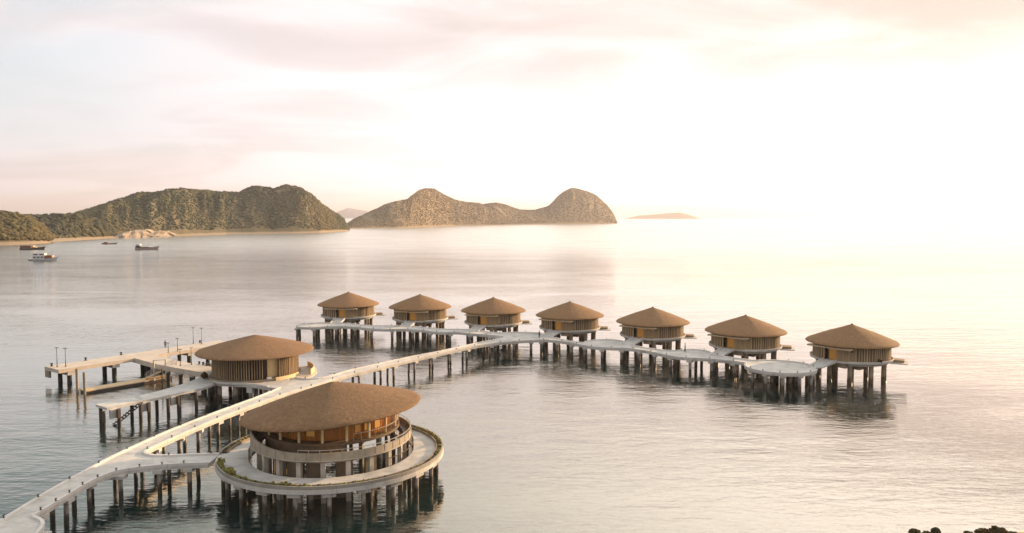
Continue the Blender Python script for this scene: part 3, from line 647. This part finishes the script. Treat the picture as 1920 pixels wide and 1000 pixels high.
# ---- villa prototype: door faces local -Y
def make_villa():
    v = empty('overwater_villa', (0, 0, 0), 'x', 'villa', 'round thatched villas over the water')
    Rw = 6.62; z0, z1 = 3.86, 6.85
    MB().lathe([(0, 3.48), (7.0, 3.48), (7.22, 3.56), (7.22, 3.85), (0, 3.85)], 80).build('floor_slab', M['deck'], v)
    MB().lathe([(7.06, 3.80), (7.26, 3.80), (7.26, 4.0), (7.06, 4.0)], 80, a0=R(-62), a1=R(244), close=True).build('rim_kerb', M['kerb'], v)
    DA = R(-90)
    wall = MB(); fins = MB()
    fin_wall(fins, wall, Rw, z0, z1, DA + R(38), DA + R(318), .46, .15, .17, 1.0)
    fin_wall(fins, wall, Rw, z0, z1, DA - R(42), DA - R(12), .6, .12, .24, .8)
    wall.build('wall', M['wall_back'], v); fins.build('fins', M['fins'], v)
    pl = MB().lathe([(Rw - .12, z0), (Rw + .05, z0), (Rw + .05, z1), (Rw - .12, z1)], 14, a0=DA + R(9), a1=DA + R(38), close=True); pl.build('boarded_panel', M['boards'], v)
    nb = MB().box(((Rw + .1) * math.cos(DA + R(32)), (Rw + .1) * math.sin(DA + R(32)), 5.75), (.06, .34, .42), DA + R(32)); nb.build('number_plate', M['bronze'], v)
    rc = MB().lathe([(Rw - 1.0, z0), (Rw - .85, z0), (Rw - .85, z1), (Rw - 1.0, z1)], 8, a0=DA - R(12), a1=DA + R(9), close=True); rc.build('porch_wall', M['boards'], v)
    dr = MB().box((.12, -(Rw - .60), 5.05), (1.55, .10, 2.32)).build('door', M['amber_glow'], v)
    fr_ = MB()
    for x in (-.73, .97): fr_.box((x, -(Rw - .60), 5.06), (.13, .18, 2.42))
    fr_.box((.12, -(Rw - .60), 6.30), (1.83, .18, .12)); fr_.build('door_frame', M['bronze'], dr)
    can = MB().box((.15, -7.35, 6.30), (8.6, .95, .16)); can.box((.15, -7.81, 6.24), (8.6, .07, .28)); can.build('canopy', M['fins'], v)
    roof_mesh(8.12, 6.55, 9.88, 'thatch_villa', v, bulge=.05)
    MB().lathe([(0, 10.04), (.20, 9.98), (.27, 9.82), (.30, 9.66)], 16).build('roof_cap', M['bronze'], v, True)
    MB().lathe([(Rw - .1, 6.7), (Rw + .12, 6.7), (Rw + .12, 6.86), (Rw - .1, 6.86)], 64, close=True).build('wall_plate', M['backing'], v)
    for k in range(10):
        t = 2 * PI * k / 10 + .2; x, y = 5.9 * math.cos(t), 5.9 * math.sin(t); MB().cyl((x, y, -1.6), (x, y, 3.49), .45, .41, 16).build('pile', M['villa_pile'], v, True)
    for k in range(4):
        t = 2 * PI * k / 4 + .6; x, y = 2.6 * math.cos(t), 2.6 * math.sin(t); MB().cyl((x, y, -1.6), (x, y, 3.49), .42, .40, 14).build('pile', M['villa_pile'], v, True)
    MB().lathe([(5.7, 3.02), (6.35, 3.02), (6.35, 3.478), (5.7, 3.478)], 48, close=True).build('ring_beam', M['cap'], v)
    for k in range(4):
        t = PI * k / 4 + .2; MB().box((0, 0, 3.2 + .004 * k), (11.3, .6, .5), t).build('cross_beam', M['cap'], v)
    MB().box((1.9, -6.0, 3.05), (1.8, .9, .85)).build('service_box', M['stucco'], v)
    MB().box((2.2, -2.6, 2.8), (3.0, 1.8, 1.3)).build('tank', M['stucco'], v)
    # ramp down to the walkway
    rp = MB(); W = 1.35; ya, yb = -7.0, -11.6; za_, zb_ = 3.86, 3.03
    rp.add([(-W, ya, za_), (W, ya, za_), (W, yb, zb_), (-W, yb, zb_), (-W, ya, za_ - .35), (W, ya, za_ - .35), (W, yb, zb_ - .02), (-W, yb, zb_ - .02)], [(3, 2, 1, 0), (4, 5, 6, 7), (0, 1, 5, 4), (1, 2, 6, 5), (2, 3, 7, 6), (3, 0, 4, 7)])
    rp = rp.build('ramp', M['deck'], v)
    for s in (-1, 1):
        x0, x1 = s * (W + .03), s * (W - .20); q = MB()
        q.add([(x0, ya, za_ - .38), (x1, ya, za_ - .38), (x1, ya, za_ + .20), (x0, ya, za_ + .20), (x0, yb, zb_ - .02), (x1, yb, zb_ - .02), (x1, yb, zb_ + .20), (x0, yb, zb_ + .20)], [(0, 1, 2, 3), (7, 6, 5, 4), (0, 4, 5, 1), (1, 5, 6, 2), (2, 6, 7, 3), (3, 7, 4, 0)]); q.build('ramp_kerb', M['kerb'], rp)
    # private terrace on the far right
    ta = R(25); ct, stn = math.cos(ta), math.sin(ta)
    def loc(r, s, z): return (r * ct - s * stn, r * stn + s * ct, z)
    tr = MB().box(loc(8.1, 0, 3.44), (2.9, 4.0, .14), ta).build('terrace', M['deck'], v)
    MB().box(loc(8.0, .3, 3.72), (1.9, 2.2, .40), ta).build('plunge_pool', M['boards'], tr)
    return v
VILLAS = [(-43.77, 201.72, -95, 'round thatched villa at the far left end of the row'), (-23.84, 195.65, -102, 'second round thatched villa from the left end of the row'),
          (-4.64, 188.16, -112.8, 'third round thatched villa from the left, behind the meeting of the walkways'), (13.76, 179.03, -121, 'middle round thatched villa of the seven, right of the meeting walkways'),
          (31.41, 167.86, -126.8, 'third round thatched villa from the right end of the row'), (47.88, 154.18, -134.7, 'second round thatched villa from the right, behind the round end platform'),
          (63.82, 141.13, -145, 'largest looking round thatched villa, at the right end beside the round platform')]
proto = make_villa()
for i, (x, y, a, lab) in enumerate(VILLAS):
    o = proto if i == 0 else copy_tree(proto); o.location = (x, y, 0); o.rotation_euler.z = R(a + 90); o['label'] = lab

# ---- middle pavilion
pv2 = empty('welcome_pavilion', (-44.2, 129.3, 0), 'round slatted pavilion with a broad brown thatched roof and cream doorway, mid left', 'pavilion')
PX, PY = -44.2, 129.3
def prj(t, r): return (PX + r * math.cos(R(t)), PY + r * math.sin(R(t)))
outl = [prj(t, 8.4) for t in range(-32, 248, 7)] + [prj(248, 8.4), (-46.0, 121.3), (-43.4, 120.9), (-41.4, 120.2), (-38.6, 118.5), (-36.72, 118.0), (-37.1, 120.8), (-37.0, 124.0)]
MB().prism(outl, 2.5, 3.016).build('platform', M['deck'], pv2)
MB().prism([prj(t, 10.2) for t in range(-28, 50, 6)] + [prj(t, 8.0) for t in range(48, -32, -6)], 2.7, 3.010).build('terrace', M['pier_deck'], pv2)
w_ = MB().lathe([(9.6, 3.0), (9.75, 3.0), (9.75, 3.9), (9.6, 3.9)], 20, (PX, PY), R(-5), R(42), close=True); w_.build('terrace_wall', M['cream'], pv2)
w_ = MB().lathe([(7.75, 3.0), (7.9, 3.0), (7.9, 3.55), (7.75, 3.55)], 30, (PX, PY), R(-48), R(-10), close=True); w_.build('entrance_wall', M['cream'], pv2)
MB().lathe([(0, 3.02), (7.5, 3.02), (7.5, 3.28), (0, 3.28)], 72, (PX, PY)).build('plinth', M['stucco'], pv2)
w_ = MB().lathe([(7.9, 3.0), (8.02, 3.0), (8.02, 3.38), (7.9, 3.38)], 40, (PX, PY), R(190), R(296), close=True); w_.build('low_wall', M['stucco'], pv2)
kb = [prj(t, 8.42) for t in range(236, 276, 5)] + [(-43.4, 120.9), (-41.4, 120.2), (-38.8, 118.7)]
kerb(pv2, kb, True, 3.016)
fins, back = MB(), MB()
OA0, OA1 = R(-63), R(-39)
f2, b2 = MB(), MB(); fin_wall(f2, b2, 6.85, 3.28, 7.15, OA1, OA0 + 2 * PI, .40, .26, .10, .5)
for src, dst in ((f2, fins), (b2, back)): dst.add([(x + PX, y + PY, z) for x, y, z in src.v], src.f)
o = back.build('wall', M['backing'], pv2); fins.build('fins', M['fins'], pv2)
ins = MB(); ins.lathe([(6.0, 3.28), (6.1, 3.28), (6.1, 7.1), (6.0, 7.1)], 10, (PX, PY), R(-56), R(-34), close=True); ins.build('inner_wall', M['cream'], pv2)
MB().box((PX + 6.35 * math.cos(R(-59.5)), PY + 6.35 * math.sin(R(-59.5)), 5.2), (.2, .95, 3.8), R(-59.5)).build('door_jamb', M['backing'], pv2)
roof_mesh(9.72, 6.98, 9.75, 'thatch', pv2, n=112, bulge=.04)
MB().box((-42.3, 121.0, 2.35), (1.05, .7, 1.5), R(-18)).build('bridge_pier', M['kerb'], pv2)
for t in range(0, 360, 24):
    for r in ((7.6,) if t % 48 else (7.6, 3.5)):
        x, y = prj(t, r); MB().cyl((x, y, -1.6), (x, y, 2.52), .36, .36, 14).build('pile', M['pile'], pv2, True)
for (x, y) in ((-39.6, 119.9), (-42.3, 121.0)): MB().cyl((x, y, -1.6), (x, y, 2.3), .3, .3, 12).build('pile', M['pile'], pv2, True)
o = MB().box((-40.1, 123.6, 3.28), (.75, .75, .52), .3).build('planter_box', M['white']); tag(o, 'small white planter box beside the cream doorway of the middle pavilion', 'planter')

# ---- big pavilion with its ring deck
CX, CY = -20.68, 85.92
bp = empty('ring_pavilion', (CX, CY, 0), 'largest pavilion with a tilted brown thatched disc roof above a circular ring deck', 'pavilion')
C2 = (CX, CY)
MB().lathe([(9.15, 2.55), (12.72, 2.55), (12.72, 2.98), (12.62, 3.0), (9.15, 3.0)], 144, C2, close=True).build('ring_deck', M['deck'], bp)
MB().lathe([(12.50, 2.98), (12.68, 2.98), (12.68, 3.36), (12.50, 3.36)], 120, C2, R(203), R(203 + 343), close=True).build('parapet', M['parapet'], bp)
MB().lathe([(11.86, 2.99), (11.98, 2.99), (11.98, 3.30), (11.86, 3.30)], 120, C2, R(205), R(203 + 341), close=True).build('planter_kerb', M['stucco'], bp)
MB().lathe([(11.98, 3.0), (12.5, 3.0), (12.5, 3.2), (11.98, 3.2)], 120, C2, R(205), R(203 + 341), close=True).build('planter_soil', M['soil'], bp)
def ring_rail(r, z0, h, a0, a1, step, name, m, panel=None, rad=.028):
    q = MB(); n = int((a1 - a0) / R(2.5)); pts = [(CX + r * math.cos(a0 + (a1 - a0) * i / n), CY + r * math.sin(a0 + (a1 - a0) * i / n)) for i in range(n + 1)]
    q.sweep(pts, -.04, .04, z0 + h - .05, z0 + h)
    L = length(pts); d = 0
    while d <= L: p, _ = along(pts, d); q.cyl((p.x, p.y, z0), (p.x, p.y, z0 + h - .04), rad, n=5); d += step
    return q.build(name, m, bp)
ring_rail(9.22, 3.0, .95, R(150), R(216), .36, 'inner_railing', M['bronze'])
ring_rail(9.22, 3.0, .95, R(-38), R(60), .36, 'inner_railing', M['bronze'])
# raised terrace ring
MB().lathe([(8.02, 4.62), (8.95, 4.62), (8.95, 4.86), (8.02, 4.86)], 120, C2, close=True).build('terrace_ring', M['deck'], bp)
MB().lathe([(7.9, 4.35), (8.5, 4.35), (8.5, 4.618), (7.9, 4.618)], 120, C2, close=True).build('ring_beam', M['stucco'], bp)
par = MB(); n = 150
for i in range(n + 1):
    t = 2 * PI * i / n; a = math.degrees(t); rise = max(0, math.cos(R(a - 178))) ** 3 * 1.15
    for r, z in ((8.83, 4.80), (8.99, 4.72), (8.99, 5.52 + rise), (8.83, 5.52 + rise)): par.v.append((CX + r * math.cos(t), CY + r * math.sin(t), z))
par.f = [(i * 4 + k, (i + 1) * 4 + k, (i + 1) * 4 + (k + 1) % 4, i * 4 + (k + 1) % 4) for i in range(n) for k in range(4)]
par.build('terrace_parapet', M['pale_render'], bp)
ring_rail(8.91, 5.5, .34, R(-100), R(150), 1.15, 'terrace_railing', M['rail'])
for i in range(46):
    t = 2 * PI * i / 46; MB().box((CX + 9.0 * math.cos(t), CY + 9.0 * math.sin(t), 5.16), (.04, .035, .74), t).build('panel_post', M['stucco'], bp)
MB().lathe([(7.3, 4.4), (7.42, 4.4), (7.42, 5.82), (7.3, 5.82)], 60, C2, R(170), R(292), close=True).build('skirt_wall', M['wall_back'], bp)
# columns and wall panels of the lower storey
for i in range(20):
    t = 2 * PI * (i + .35) / 20; x, y = CX + 8.15 * math.cos(t), CY + 8.15 * math.sin(t)
    MB().box((x, y, 1.5), (.46, .50, 6.2), t).build('column', M['column'], bp)
for t, wd in ((205, 1.6), (232, 2.0), (246, 1.2), (268, 1.9), (293, 1.8), (318, 1.5), (20, 1.6), (168, 2)):
    x, y = CX + 7.0 * math.cos(R(t)), CY + 7.0 * math.sin(R(t)); MB().box((x, y, 2.2), (.22, wd, 4.8), R(t)).build('wall_panel', M['panel'], bp)
MB().lathe([(0, 2.2), (1.5, 2.2), (1.5, 5.8), (0, 5.8)], 20, C2).build('core', M['stucco'], bp)
# the hall
MB().lathe([(0, 5.80), (7.55, 5.80), (7.62, 5.86), (7.62, 6.08), (7.5, 6.12), (0, 6.12)], 110, C2).build('hall_floor', M['wall_back'], bp)
hw = MB().lathe([(6.4, 6.12), (6.5, 6.12), (6.5, 8.05), (6.4, 8.05)], 96, C2, close=True); 
for i in range(130):
    t = 2 * PI * i / 130; hw.box((CX + 6.53 * math.cos(t), CY + 6.53 * math.sin(t), 7.08), (.07, .09, 1.9), t)
hwo = hw.build('hall_wall', M['amber_wall'], bp)
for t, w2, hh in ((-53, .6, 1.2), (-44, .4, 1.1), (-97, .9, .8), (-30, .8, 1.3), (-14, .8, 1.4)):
    MB().box((CX + 6.6 * math.cos(R(t)), CY + 6.6 * math.sin(R(t)), 7.05 + .3 * (t > -70)), (.08, w2, hh), R(t)).build('window_and_glow_panel', M['lit'], bp)  # glowing panels added to stand for sunlit patches of the hall wall
for i in range(18):
    t = R(20 * i - 5); x, y = CX + 7.3 * math.cos(t), CY + 7.3 * math.sin(t)
    MB().cyl((x, y, 6.1), (x, y, 8.55 + .08 * (x - CX)), .15, .15, 12).build('hall_column', M['cream'], bp, True)
ring_rail(7.55, 6.12, .8, R(-60), R(60), .9, 'hall_railing', M['rail'])
# pitched roof disc, raised toward the right
roof_mesh(10.1, 7.98, 11.1, 'thatch', bp, tilt=(.085, -.02), n=144, bulge=.05)
for i in range(22):
    t = 2 * PI * (i + .2) / 22; x, y = CX + 11.9 * math.cos(t), CY + 11.9 * math.sin(t)
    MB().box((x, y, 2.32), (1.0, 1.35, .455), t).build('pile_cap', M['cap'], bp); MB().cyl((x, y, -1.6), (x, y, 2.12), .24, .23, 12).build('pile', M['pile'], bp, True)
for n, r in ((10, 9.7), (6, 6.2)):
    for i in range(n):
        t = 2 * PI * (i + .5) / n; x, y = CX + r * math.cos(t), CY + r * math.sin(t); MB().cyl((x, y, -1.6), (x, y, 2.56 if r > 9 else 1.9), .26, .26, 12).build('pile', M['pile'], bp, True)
ringl = [(CX + 12.25 * math.cos(R(t)), CY + 12.25 * math.sin(R(t))) for t in range(206, 206 + 336, 3)]
lights(ringl, 'ring deck lights', 'round the ring deck rim, counted from the left', 3.4, 1.5, .0)

# ------------------------------------------------------------------ small things on the decks
lp = MB().box((0, 0, .10), (.08, .08, .20)); lp.box((0, 0, .22), (.26, .12, .045)); lp.box((0, 0, .02), (.16, .16, .04))
lme = lp.mesh('kerb_light', M['black'])
for x, y, a, g, lab in LIGHTS:
    o = bpy.data.objects.new('kerb_light', lme); COL.objects.link(o); o.location = (x, y, (3.2 if 'ring' not in g else 3.2)); o.rotation_euler.z = a; tag(o, lab, 'light', g)

def lamp_post(x, y, z, h, lab, group):
    t = empty('lamp_post', (x, y, z), lab, 'lamp post', group)
    p = MB().cyl((x, y, z), (x, y, z + .12), .16, .14, 10); p.cyl((x, y, z + .1), (x, y, z + 1.1), .075, .06, 8); p.cyl((x, y, z + 1.1), (x, y, z + h), .045, .04, 8); p.build('pole', M['black'], t)
    MB().box((x, y, z + h), (.62, .16, .09), .5).build('lamp_head', M['black'], t)
for x, y, h, lab in ((-81.9, 134.9, 3.5, 'tall thin lamp post, left of the pair at the near end of the ferry pier'), (-80.6, 135.3, 3.3, 'tall thin lamp post, right of the pair at the near end of the ferry pier'),
        (-68.0, 160.2, 3.4, 'tall thin lamp post, left of the pair at the far end of the ferry pier'), (-65.9, 159.4, 3.4, 'tall thin lamp post, right of the pair at the far end of the ferry pier'),
        (-68.5, 149.5, 1.9, 'short thin lamp post on the ferry pier below the standing person'), (-67.3, 151.0, 2.6, 'thin lamp post on the ferry pier right of the standing person'),
        (-60.2, 136.0, 3.0, 'thin lamp post on the branch walkway just right of the gangway'), (-58.6, 137.0, 3.1, 'thin lamp post on the branch walkway, second to the right of the gangway')):
    lamp_post(x, y, 3.0, h, lab, 'lamp posts on the piers')
bo = MB().lathe([(0, 0), (.26, 0), (.26, .06), (.15, .12), (.14, .34), (.24, .42), (.24, .52), (.12, .58), (0, .59)], 14); bme = bo.mesh('mooring_bollard', M['black'], smooth=True)
for x, y, lab in ((-83.3, 135.6, 'dark mooring bollard on the outer left corner of the ferry pier'), (-80.3, 141.2, 'dark mooring bollard on the ferry pier far edge, second from the near end'), (-76.5, 146.8, 'dark mooring bollard on the far edge of the pier behind the branch walkway'), (-66.9, 161.0, 'dark mooring bollard between the two lamp posts at the far pier end'),
        (-57.3, 137.3, 'dark mooring bollard on the branch walkway, leftmost of the three by the pavilion roof'), (-56.3, 136.6, 'dark mooring bollard on the branch walkway, middle of the three by the pavilion roof'), (-55.3, 135.9, 'dark mooring bollard on the branch walkway, rightmost of the three by the pavilion roof')):
    o = bpy.data.objects.new('mooring_bollard', bme); COL.objects.link(o); o.location = (x, y, 3.0); tag(o, lab, 'bollard', 'mooring bollards on the piers')
o = MB().lathe([(0, 0), (.15, 0), (.15, 1.35), (.12, 1.47), (.06, 1.53), (0, 1.55)], 16).build('post', M['black'], None, True); o.location = (-43.35, 61.8, 3.0); tag(o, 'dark round topped post cut off at the bottom left corner', 'post')
def leafy(name, n, rx, rz, leaf, m, parent=None, loc=(0, 0, 0)):
    P = []
    while len(P) < n:
        p = np.random.uniform(-1, 1, 3)
        if .25 < np.linalg.norm(p) < 1: P.append((p[0] * rx, p[1] * rx, (p[2] + 1) * rz))
    o = clumps(name, np.array(P), np.random.uniform(leaf * .6, leaf * 1.3, n), m, .8, parent); o.location = loc; return o
protos = [leafy('hedge_shrub', 26, .24, .20, .11, M['hedge']), leafy('hedge_shrub', 34, .32, .28, .12, M['hedge']), leafy('hedge_shrub', 16, .20, .12, .10, M['hedge'])]
first = set(); shn = [0, 0]
def shrub(x, y, k, sc, lab, g):
    if k not in first: o = protos[k]; first.add(k)
    else: o = protos[k].copy(); COL.objects.link(o)
    o.location = (x, y, 3.18); o.scale = (sc, sc, sc * random.uniform(.8, 1.4)); o.rotation_euler.z = random.uniform(0, 6.28); tag(o, lab, 'shrub', g)
a = 206.
while a < 541:
    front = a < 300; dens = .85 if a < 232 else (.8 if a < 300 else (.25 if a < 350 else .8))
    if random.random() < dens:
        shn[0 if front else 1] += 0; t = R(a); r = 12.22 + random.uniform(-.08, .08)
        shrub(CX + r * math.cos(t), CY + r * math.sin(t), random.choice((0, 1, 2) if a < 240 else (0, 2, 2)), random.uniform(.6, 1.15) * (1.0 if a < 232 else .95) * (.75 if 300 < a < 350 else 1),
              ordinal(shn[0] + front) + ' low green shrub from the left along the front rim of the ring deck' if front else ordinal(shn[1] + 1) + ' low green shrub counted up the right rim of the ring deck', 'shrubs along the front of the ring deck' if front else 'shrubs along the back of the ring deck')
        shn[0 if front else 1] += 1
    a += 2.3
o = leafy('potted_shrub', 60, .42, .55, .16, M['bush'], None, (-51.1, 124.3, 3.1)); tag(o, 'dark bushy shrub beside the left wall of the middle pavilion', 'shrub')
o = leafy('flowering_shrub', 40, .4, .3, .13, M['bush'], None, (66.0, 134.35, 3.95)); tag(o, 'small shrub on the floor rim of the right end villa', 'shrub')

# ------------------------------------------------------------------ people
def person(x, y, z, face, lab, shirt, trousers, stride=.1, s=1.0):
    t = empty('person', (x, y, z), lab, 'person'); t.rotation_euler.z = face; t.scale = (s, s, s)
    def skin(name, V, E, rad, m, parent):
        me = bpy.data.meshes.new(name); me.from_pydata(V, E, []); me.materials.append(m); o = bpy.data.objects.new(name, me); COL.objects.link(o); o.parent = parent
        md = o.modifiers.new('skin', 'SKIN'); sv = me.skin_vertices[0].data
        for i, r in enumerate(rad): sv[i].radius = (r, r) if not isinstance(r, tuple) else r
        sv[0].use_root = True; md.use_smooth_shade = True; o.modifiers.new('sub', 'SUBSURF').levels = 1; o.modifiers['sub'].render_levels = 2; return o
    V = [(0, 0, .96), (0, 0, 1.12), (0, 0, 1.36), (0, .0, 1.46), (0, -.01, 1.54), (0, -.02, 1.66), (-.19, 0, 1.38), (-.25, .02, 1.12), (-.25, -.06, .88), (-.24, -.09, .79), (.19, 0, 1.38), (.25, .02, 1.12), (.25, -.08, .88), (.24, -.11, .79),
         (-.10, 0, .90), (-.11, -stride * .6, .50), (-.11, -stride * .5, .08), (-.11, -stride * .5 - .14, .04), (.10, 0, .90), (.11, stride * .6, .50), (.11, stride * .8, .08), (.11, stride * .8 - .14, .04)]
    E = [(0, 1), (1, 2), (2, 3), (3, 4), (4, 5), (2, 6), (6, 7), (7, 8), (8, 9), (2, 10), (10, 11), (11, 12), (12, 13), (0, 14), (14, 15), (15, 16), (16, 17), (0, 18), (18, 19), (19, 20), (20, 21)]
    rd = [(.13, .10), (.12, .09), (.15, .10), .055, .085, .085, .055, .042, .033, .04, .055, .042, .033, .04, .085, .058, .042, .038, .085, .058, .042, .038]
    skin('body', V, E, rd, M['skin'], t)
    skin('shirt', [(0, 0, .95), (0, 0, 1.14), (0, 0, 1.36), (-.19, 0, 1.38), (-.24, .02, 1.16), (.19, 0, 1.38), (.24, .02, 1.16)], [(0, 1), (1, 2), (2, 3), (3, 4), (2, 5), (5, 6)], [(.155, .12), (.145, .11), (.17, .12), .075, .062, .075, .062], shirt, t)
    skin('trousers', [(0, 0, .98)] + [V[k] for k in (14, 15, 16, 18, 19, 20)], [(0, 1), (1, 2), (2, 3), (0, 4), (4, 5), (5, 6)], [(.14, .11), .10, .075, .06, .10, .075, .06], trousers, t)
    MB().lathe([(0, 1.79), (.05, 1.785), (.09, 1.75), (.105, 1.69), (.10, 1.63), (0, 1.60)], 12).build('hair', M['hair'], None, True).parent = t
person(-71.4, 154.6, 3.0, .6, 'person in dark clothes standing on the ferry pier between the lamp posts', M['cloth_dark'], M['cloth_dark'], .05, .92)
person(6.1, 167.2, 3.0, -.8, 'person in dark grey clothes standing where the walkways meet', M['cloth_grey'], M['cloth_dark'], .08, .98)
person(34.6, 150.0, 3.0, 1.2, 'person in slate clothes walking between the two villas at the right', M['cloth_blue'], M['cloth_dark'], .16, 1.0)

# ------------------------------------------------------------------ boats
def boat(x, y, rz, L, B, H, lab, hull, cabins, sprit, name='boat', bow_rise=1.5, deckm='cabin_brown', mast=None, cat='boat', group='boats anchored in the bay'):
    t = empty(name, (x, y, 0), lab, cat, group, rz); n = 18; mb = MB(); secs = []
    for i in range(n + 1):
        u = i / n; px = (u - .5) * L; w = B / 2 * (min(1, .62 + u * 1.4) if u < .35 else (1 - ((u - .35) / .65) ** 2.4)) + .02
        sh = H * (1 + bow_rise * max(0, (u - .35) / .65) ** 2 * .55 + .18 * max(0, (.2 - u) / .2)); rake = max(0, (u - .7) / .3) ** 1.5 * L * .06
        secs.append([(px + rake, w, sh), (px + rake * .6, w * .96, sh * .5), (px, w * .8, -.1), (px, w * .4, -.6), (px, 0, -.7), (px, -w * .4, -.6), (px, -w * .8, -.1), (px + rake * .6, -w * .96, sh * .5), (px + rake, -w, sh), (px + rake, 0, sh - .12)])
    for s_ in secs: mb.v += s_
    m_ = 10; mb.f = [(i * m_ + k, i * m_ + (k + 1) % m_, (i + 1) * m_ + (k + 1) % m_, (i + 1) * m_ + k) for i in range(n) for k in range(m_)] + [tuple(range(m_))[::-1], tuple(n * m_ + k for k in range(m_))]
    o = mb.build('hull', M[hull], None, True); o.parent = t
    st = MB()
    for sgn in (0, 8):
        pts = [secs[i][sgn] for i in range(n + 1)]
        for a, b in zip(pts, pts[1:]): st.cyl(a, b, .09, n=5)
    st.build('gunwale', M[deckm], None).parent = t
    for (cx, cw_, ch, cz, wdt, mm, win) in cabins:
        c = MB().box((cx, 0, cz + ch / 2), (cw_, wdt, ch)).build('deckhouse', M[mm], None); c.parent = t
        r = MB().box((cx, 0, cz + ch + .06), (cw_ + .5, wdt + .4, .12)).build('cabin_roof', M['white' if mm != 'cabin_brown' else 'cabin_brown'], None); r.parent = t
        for k in range(win):
            wx = cx - cw_ / 2 + cw_ * (k + .5) / win
            q = MB().box((wx, 0, cz + ch * .55), (cw_ / win * .68, wdt + .06, ch * .45)).build('window_and_glow_panel', M['glass'], None); q.parent = c
    if sprit:
        MB().cyl((L / 2 + L * .03, 0, secs[-1][0][2] - .3), (L / 2 + L * .03 + sprit, 0, secs[-1][0][2] + sprit * .22), .13, .06, 8).build('bowsprit', M[deckm], None).parent = t
    if mast:
        MB().cyl((mast[0], 0, H), (mast[0], 0, mast[1]), .1, .05, 8).build('mast', M['black'], None).parent = t
    return t
boat(-321.0, 519.8, R(4), 15.2, 4.0, 1.25, 'white two storey boat with brown cabin and mast, nearest anchored boat', 'hull_white',
     [(-3.6, 7.4, 1.9, 1.2, 3.3, 'white', 3), (-3.4, 7.8, 1.7, 3.25, 3.2, 'white', 2), (2.6, 3.6, 2.1, 1.4, 2.8, 'cabin_brown', 0), (4.6, 1.6, 1.0, 2.2, 2.0, 'cabin_orange', 0)], 2.0, mast=(4.6, 7.5), bow_rise=1.6, deckm='hull_dark')
boat(-440, 694, R(3), 21, 4.8, 1.3, 'dark brown boat with orange fronted cabin behind the white boat', 'hull_dark',
     [(-5.2, 9.0, 2.4, 1.2, 4.0, 'cabin_brown', 4), (.8, 2.2, 2.1, 1.3, 3.0, 'cabin_orange', 0), (3.0, 1.6, 1.0, 1.3, 2.4, 'cabin_orange', 0)], 2.6, bow_rise=2.2, deckm='hull_rose')
boat(-441, 829, R(3), 15.5, 3.8, 1.0, 'small low rose coloured boat lying close to the beach', 'hull_rose', [(-3.2, 4.2, 1.3, .9, 3.0, 'cabin_brown', 2)], 1.6, bow_rise=1.6, deckm='hull_dark')
boat(-334, 692, R(2), 20, 4.6, 1.7, 'long rose and dark boat with pale stern cabin, rightmost boat', 'hull_rose',
     [(-7.3, 3.8, 2.0, 1.8, 3.6, 'hull_dark', 2), (-7.2, 3.6, 1.0, 4.0, 3.2, 'white', 0), (-1.0, 8.0, 1.1, 1.6, 3.2, 'hull_rose', 4), (4.0, 3.0, .8, 1.8, 2.6, 'white', 0)], 2.4, bow_rise=1.7, deckm='hull_dark')
boat(-331.6, 521.5, R(10), 3.2, 1.5, .5, 'tiny dark dinghy floating behind the stern of the white boat', 'hull_dark', [(-.9, .7, .35, .4, .8, 'hull_dark', 0)], 0, 'dinghy', .6, 'hull_dark', cat='dinghy', group='small boats')

# ------------------------------------------------------------------ the near shore in the bottom right corner
sh = MB(); nu_, nv_ = 70, 36
for j in range(nv_):
    for i in range(nu_):
        x = 30 + 60 * i / (nu_ - 1); e = 66.6 + (x - 47) * .02 + 1.4 * fbm(x * .12, 2, 5) + (3.6 * min(1, max(0, (x - 45) / 2))) - (8 if x < 35 else 0)
        y = e + 2.5 - 34 * (j / (nv_ - 1)) ** 1.3; w = (e - y) / 5
        sh.v.append((x, y, max(-1.2, min(2.2, w * 1.6)) + .25 * fbm(x * .3, y * .3, 1)))
sh.f = [(j * nu_ + i, (j + 1) * nu_ + i, (j + 1) * nu_ + i + 1, j * nu_ + i + 1) for j in range(nv_ - 1) for i in range(nu_ - 1)]
o = sh.build('beach', M['sand']); o['kind'] = 'structure'; o.data.polygons.foreach_set('use_smooth', [True] * len(o.data.polygons))
def tree(x, y, z, r, h, lab, n=1100):
    t = empty('shore_bush', (x, y, z), lab, 'bush', 'bushes on the near shore')
    tr = MB(); tr.cyl((x, y, z - .3), (x + .1, y, z + h * .45), .13, .08, 8)
    for k in range(5):
        a = k * 1.3; tr.cyl((x + .05, y, z + h * (.2 + .05 * k)), (x + r * .6 * math.cos(a), y + r * .6 * math.sin(a), z + h * (.55 + .05 * k)), .06, .03, 6)
    tr.build('trunk', M['bark'], t); P = []
    while len(P) < n:
        p = np.random.uniform(-1, 1, 3); q = np.linalg.norm(p)
        if q < 1 and fbm(p[0] * 1.9 + x, p[1] * 1.9 + y, p[2] * 1.9, 3) > -.12 + .35 * (q - .6): P.append((p[0] * r, p[1] * r, h * .62 + p[2] * h * .45))
    c = clumps('crown', np.array(P), np.random.uniform(.035, .085, n), M['bush'], .8, t)
for x, y, z, r, h, lab in ((37.7, 69.0, .0, .55, .80, 'small round dark bush, leftmost on the near shore at the bottom edge'), (38.75, 68.9, .0, .42, .66, 'dark bush second from the left on the near shore'),
        (39.6, 69.0, .1, .40, .86, 'ragged dark bush with a raised tuft, third on the near shore'), (42.5, 68.6, .0, .6, .72, 'low dark bush left of the wide clump in the bottom right corner'), (43.9, 68.6, .0, .8, .95, 'broad dark bush in the middle of the bottom right clump'),
        (45.3, 68.8, .0, .75, 1.15, 'tallest dark bush of the bottom right clump'), (46.5, 68.5, .0, .55, .80, 'dark bush at the right end of the clump, next to the sand')):
    tree(x, y, z, r, h, lab)
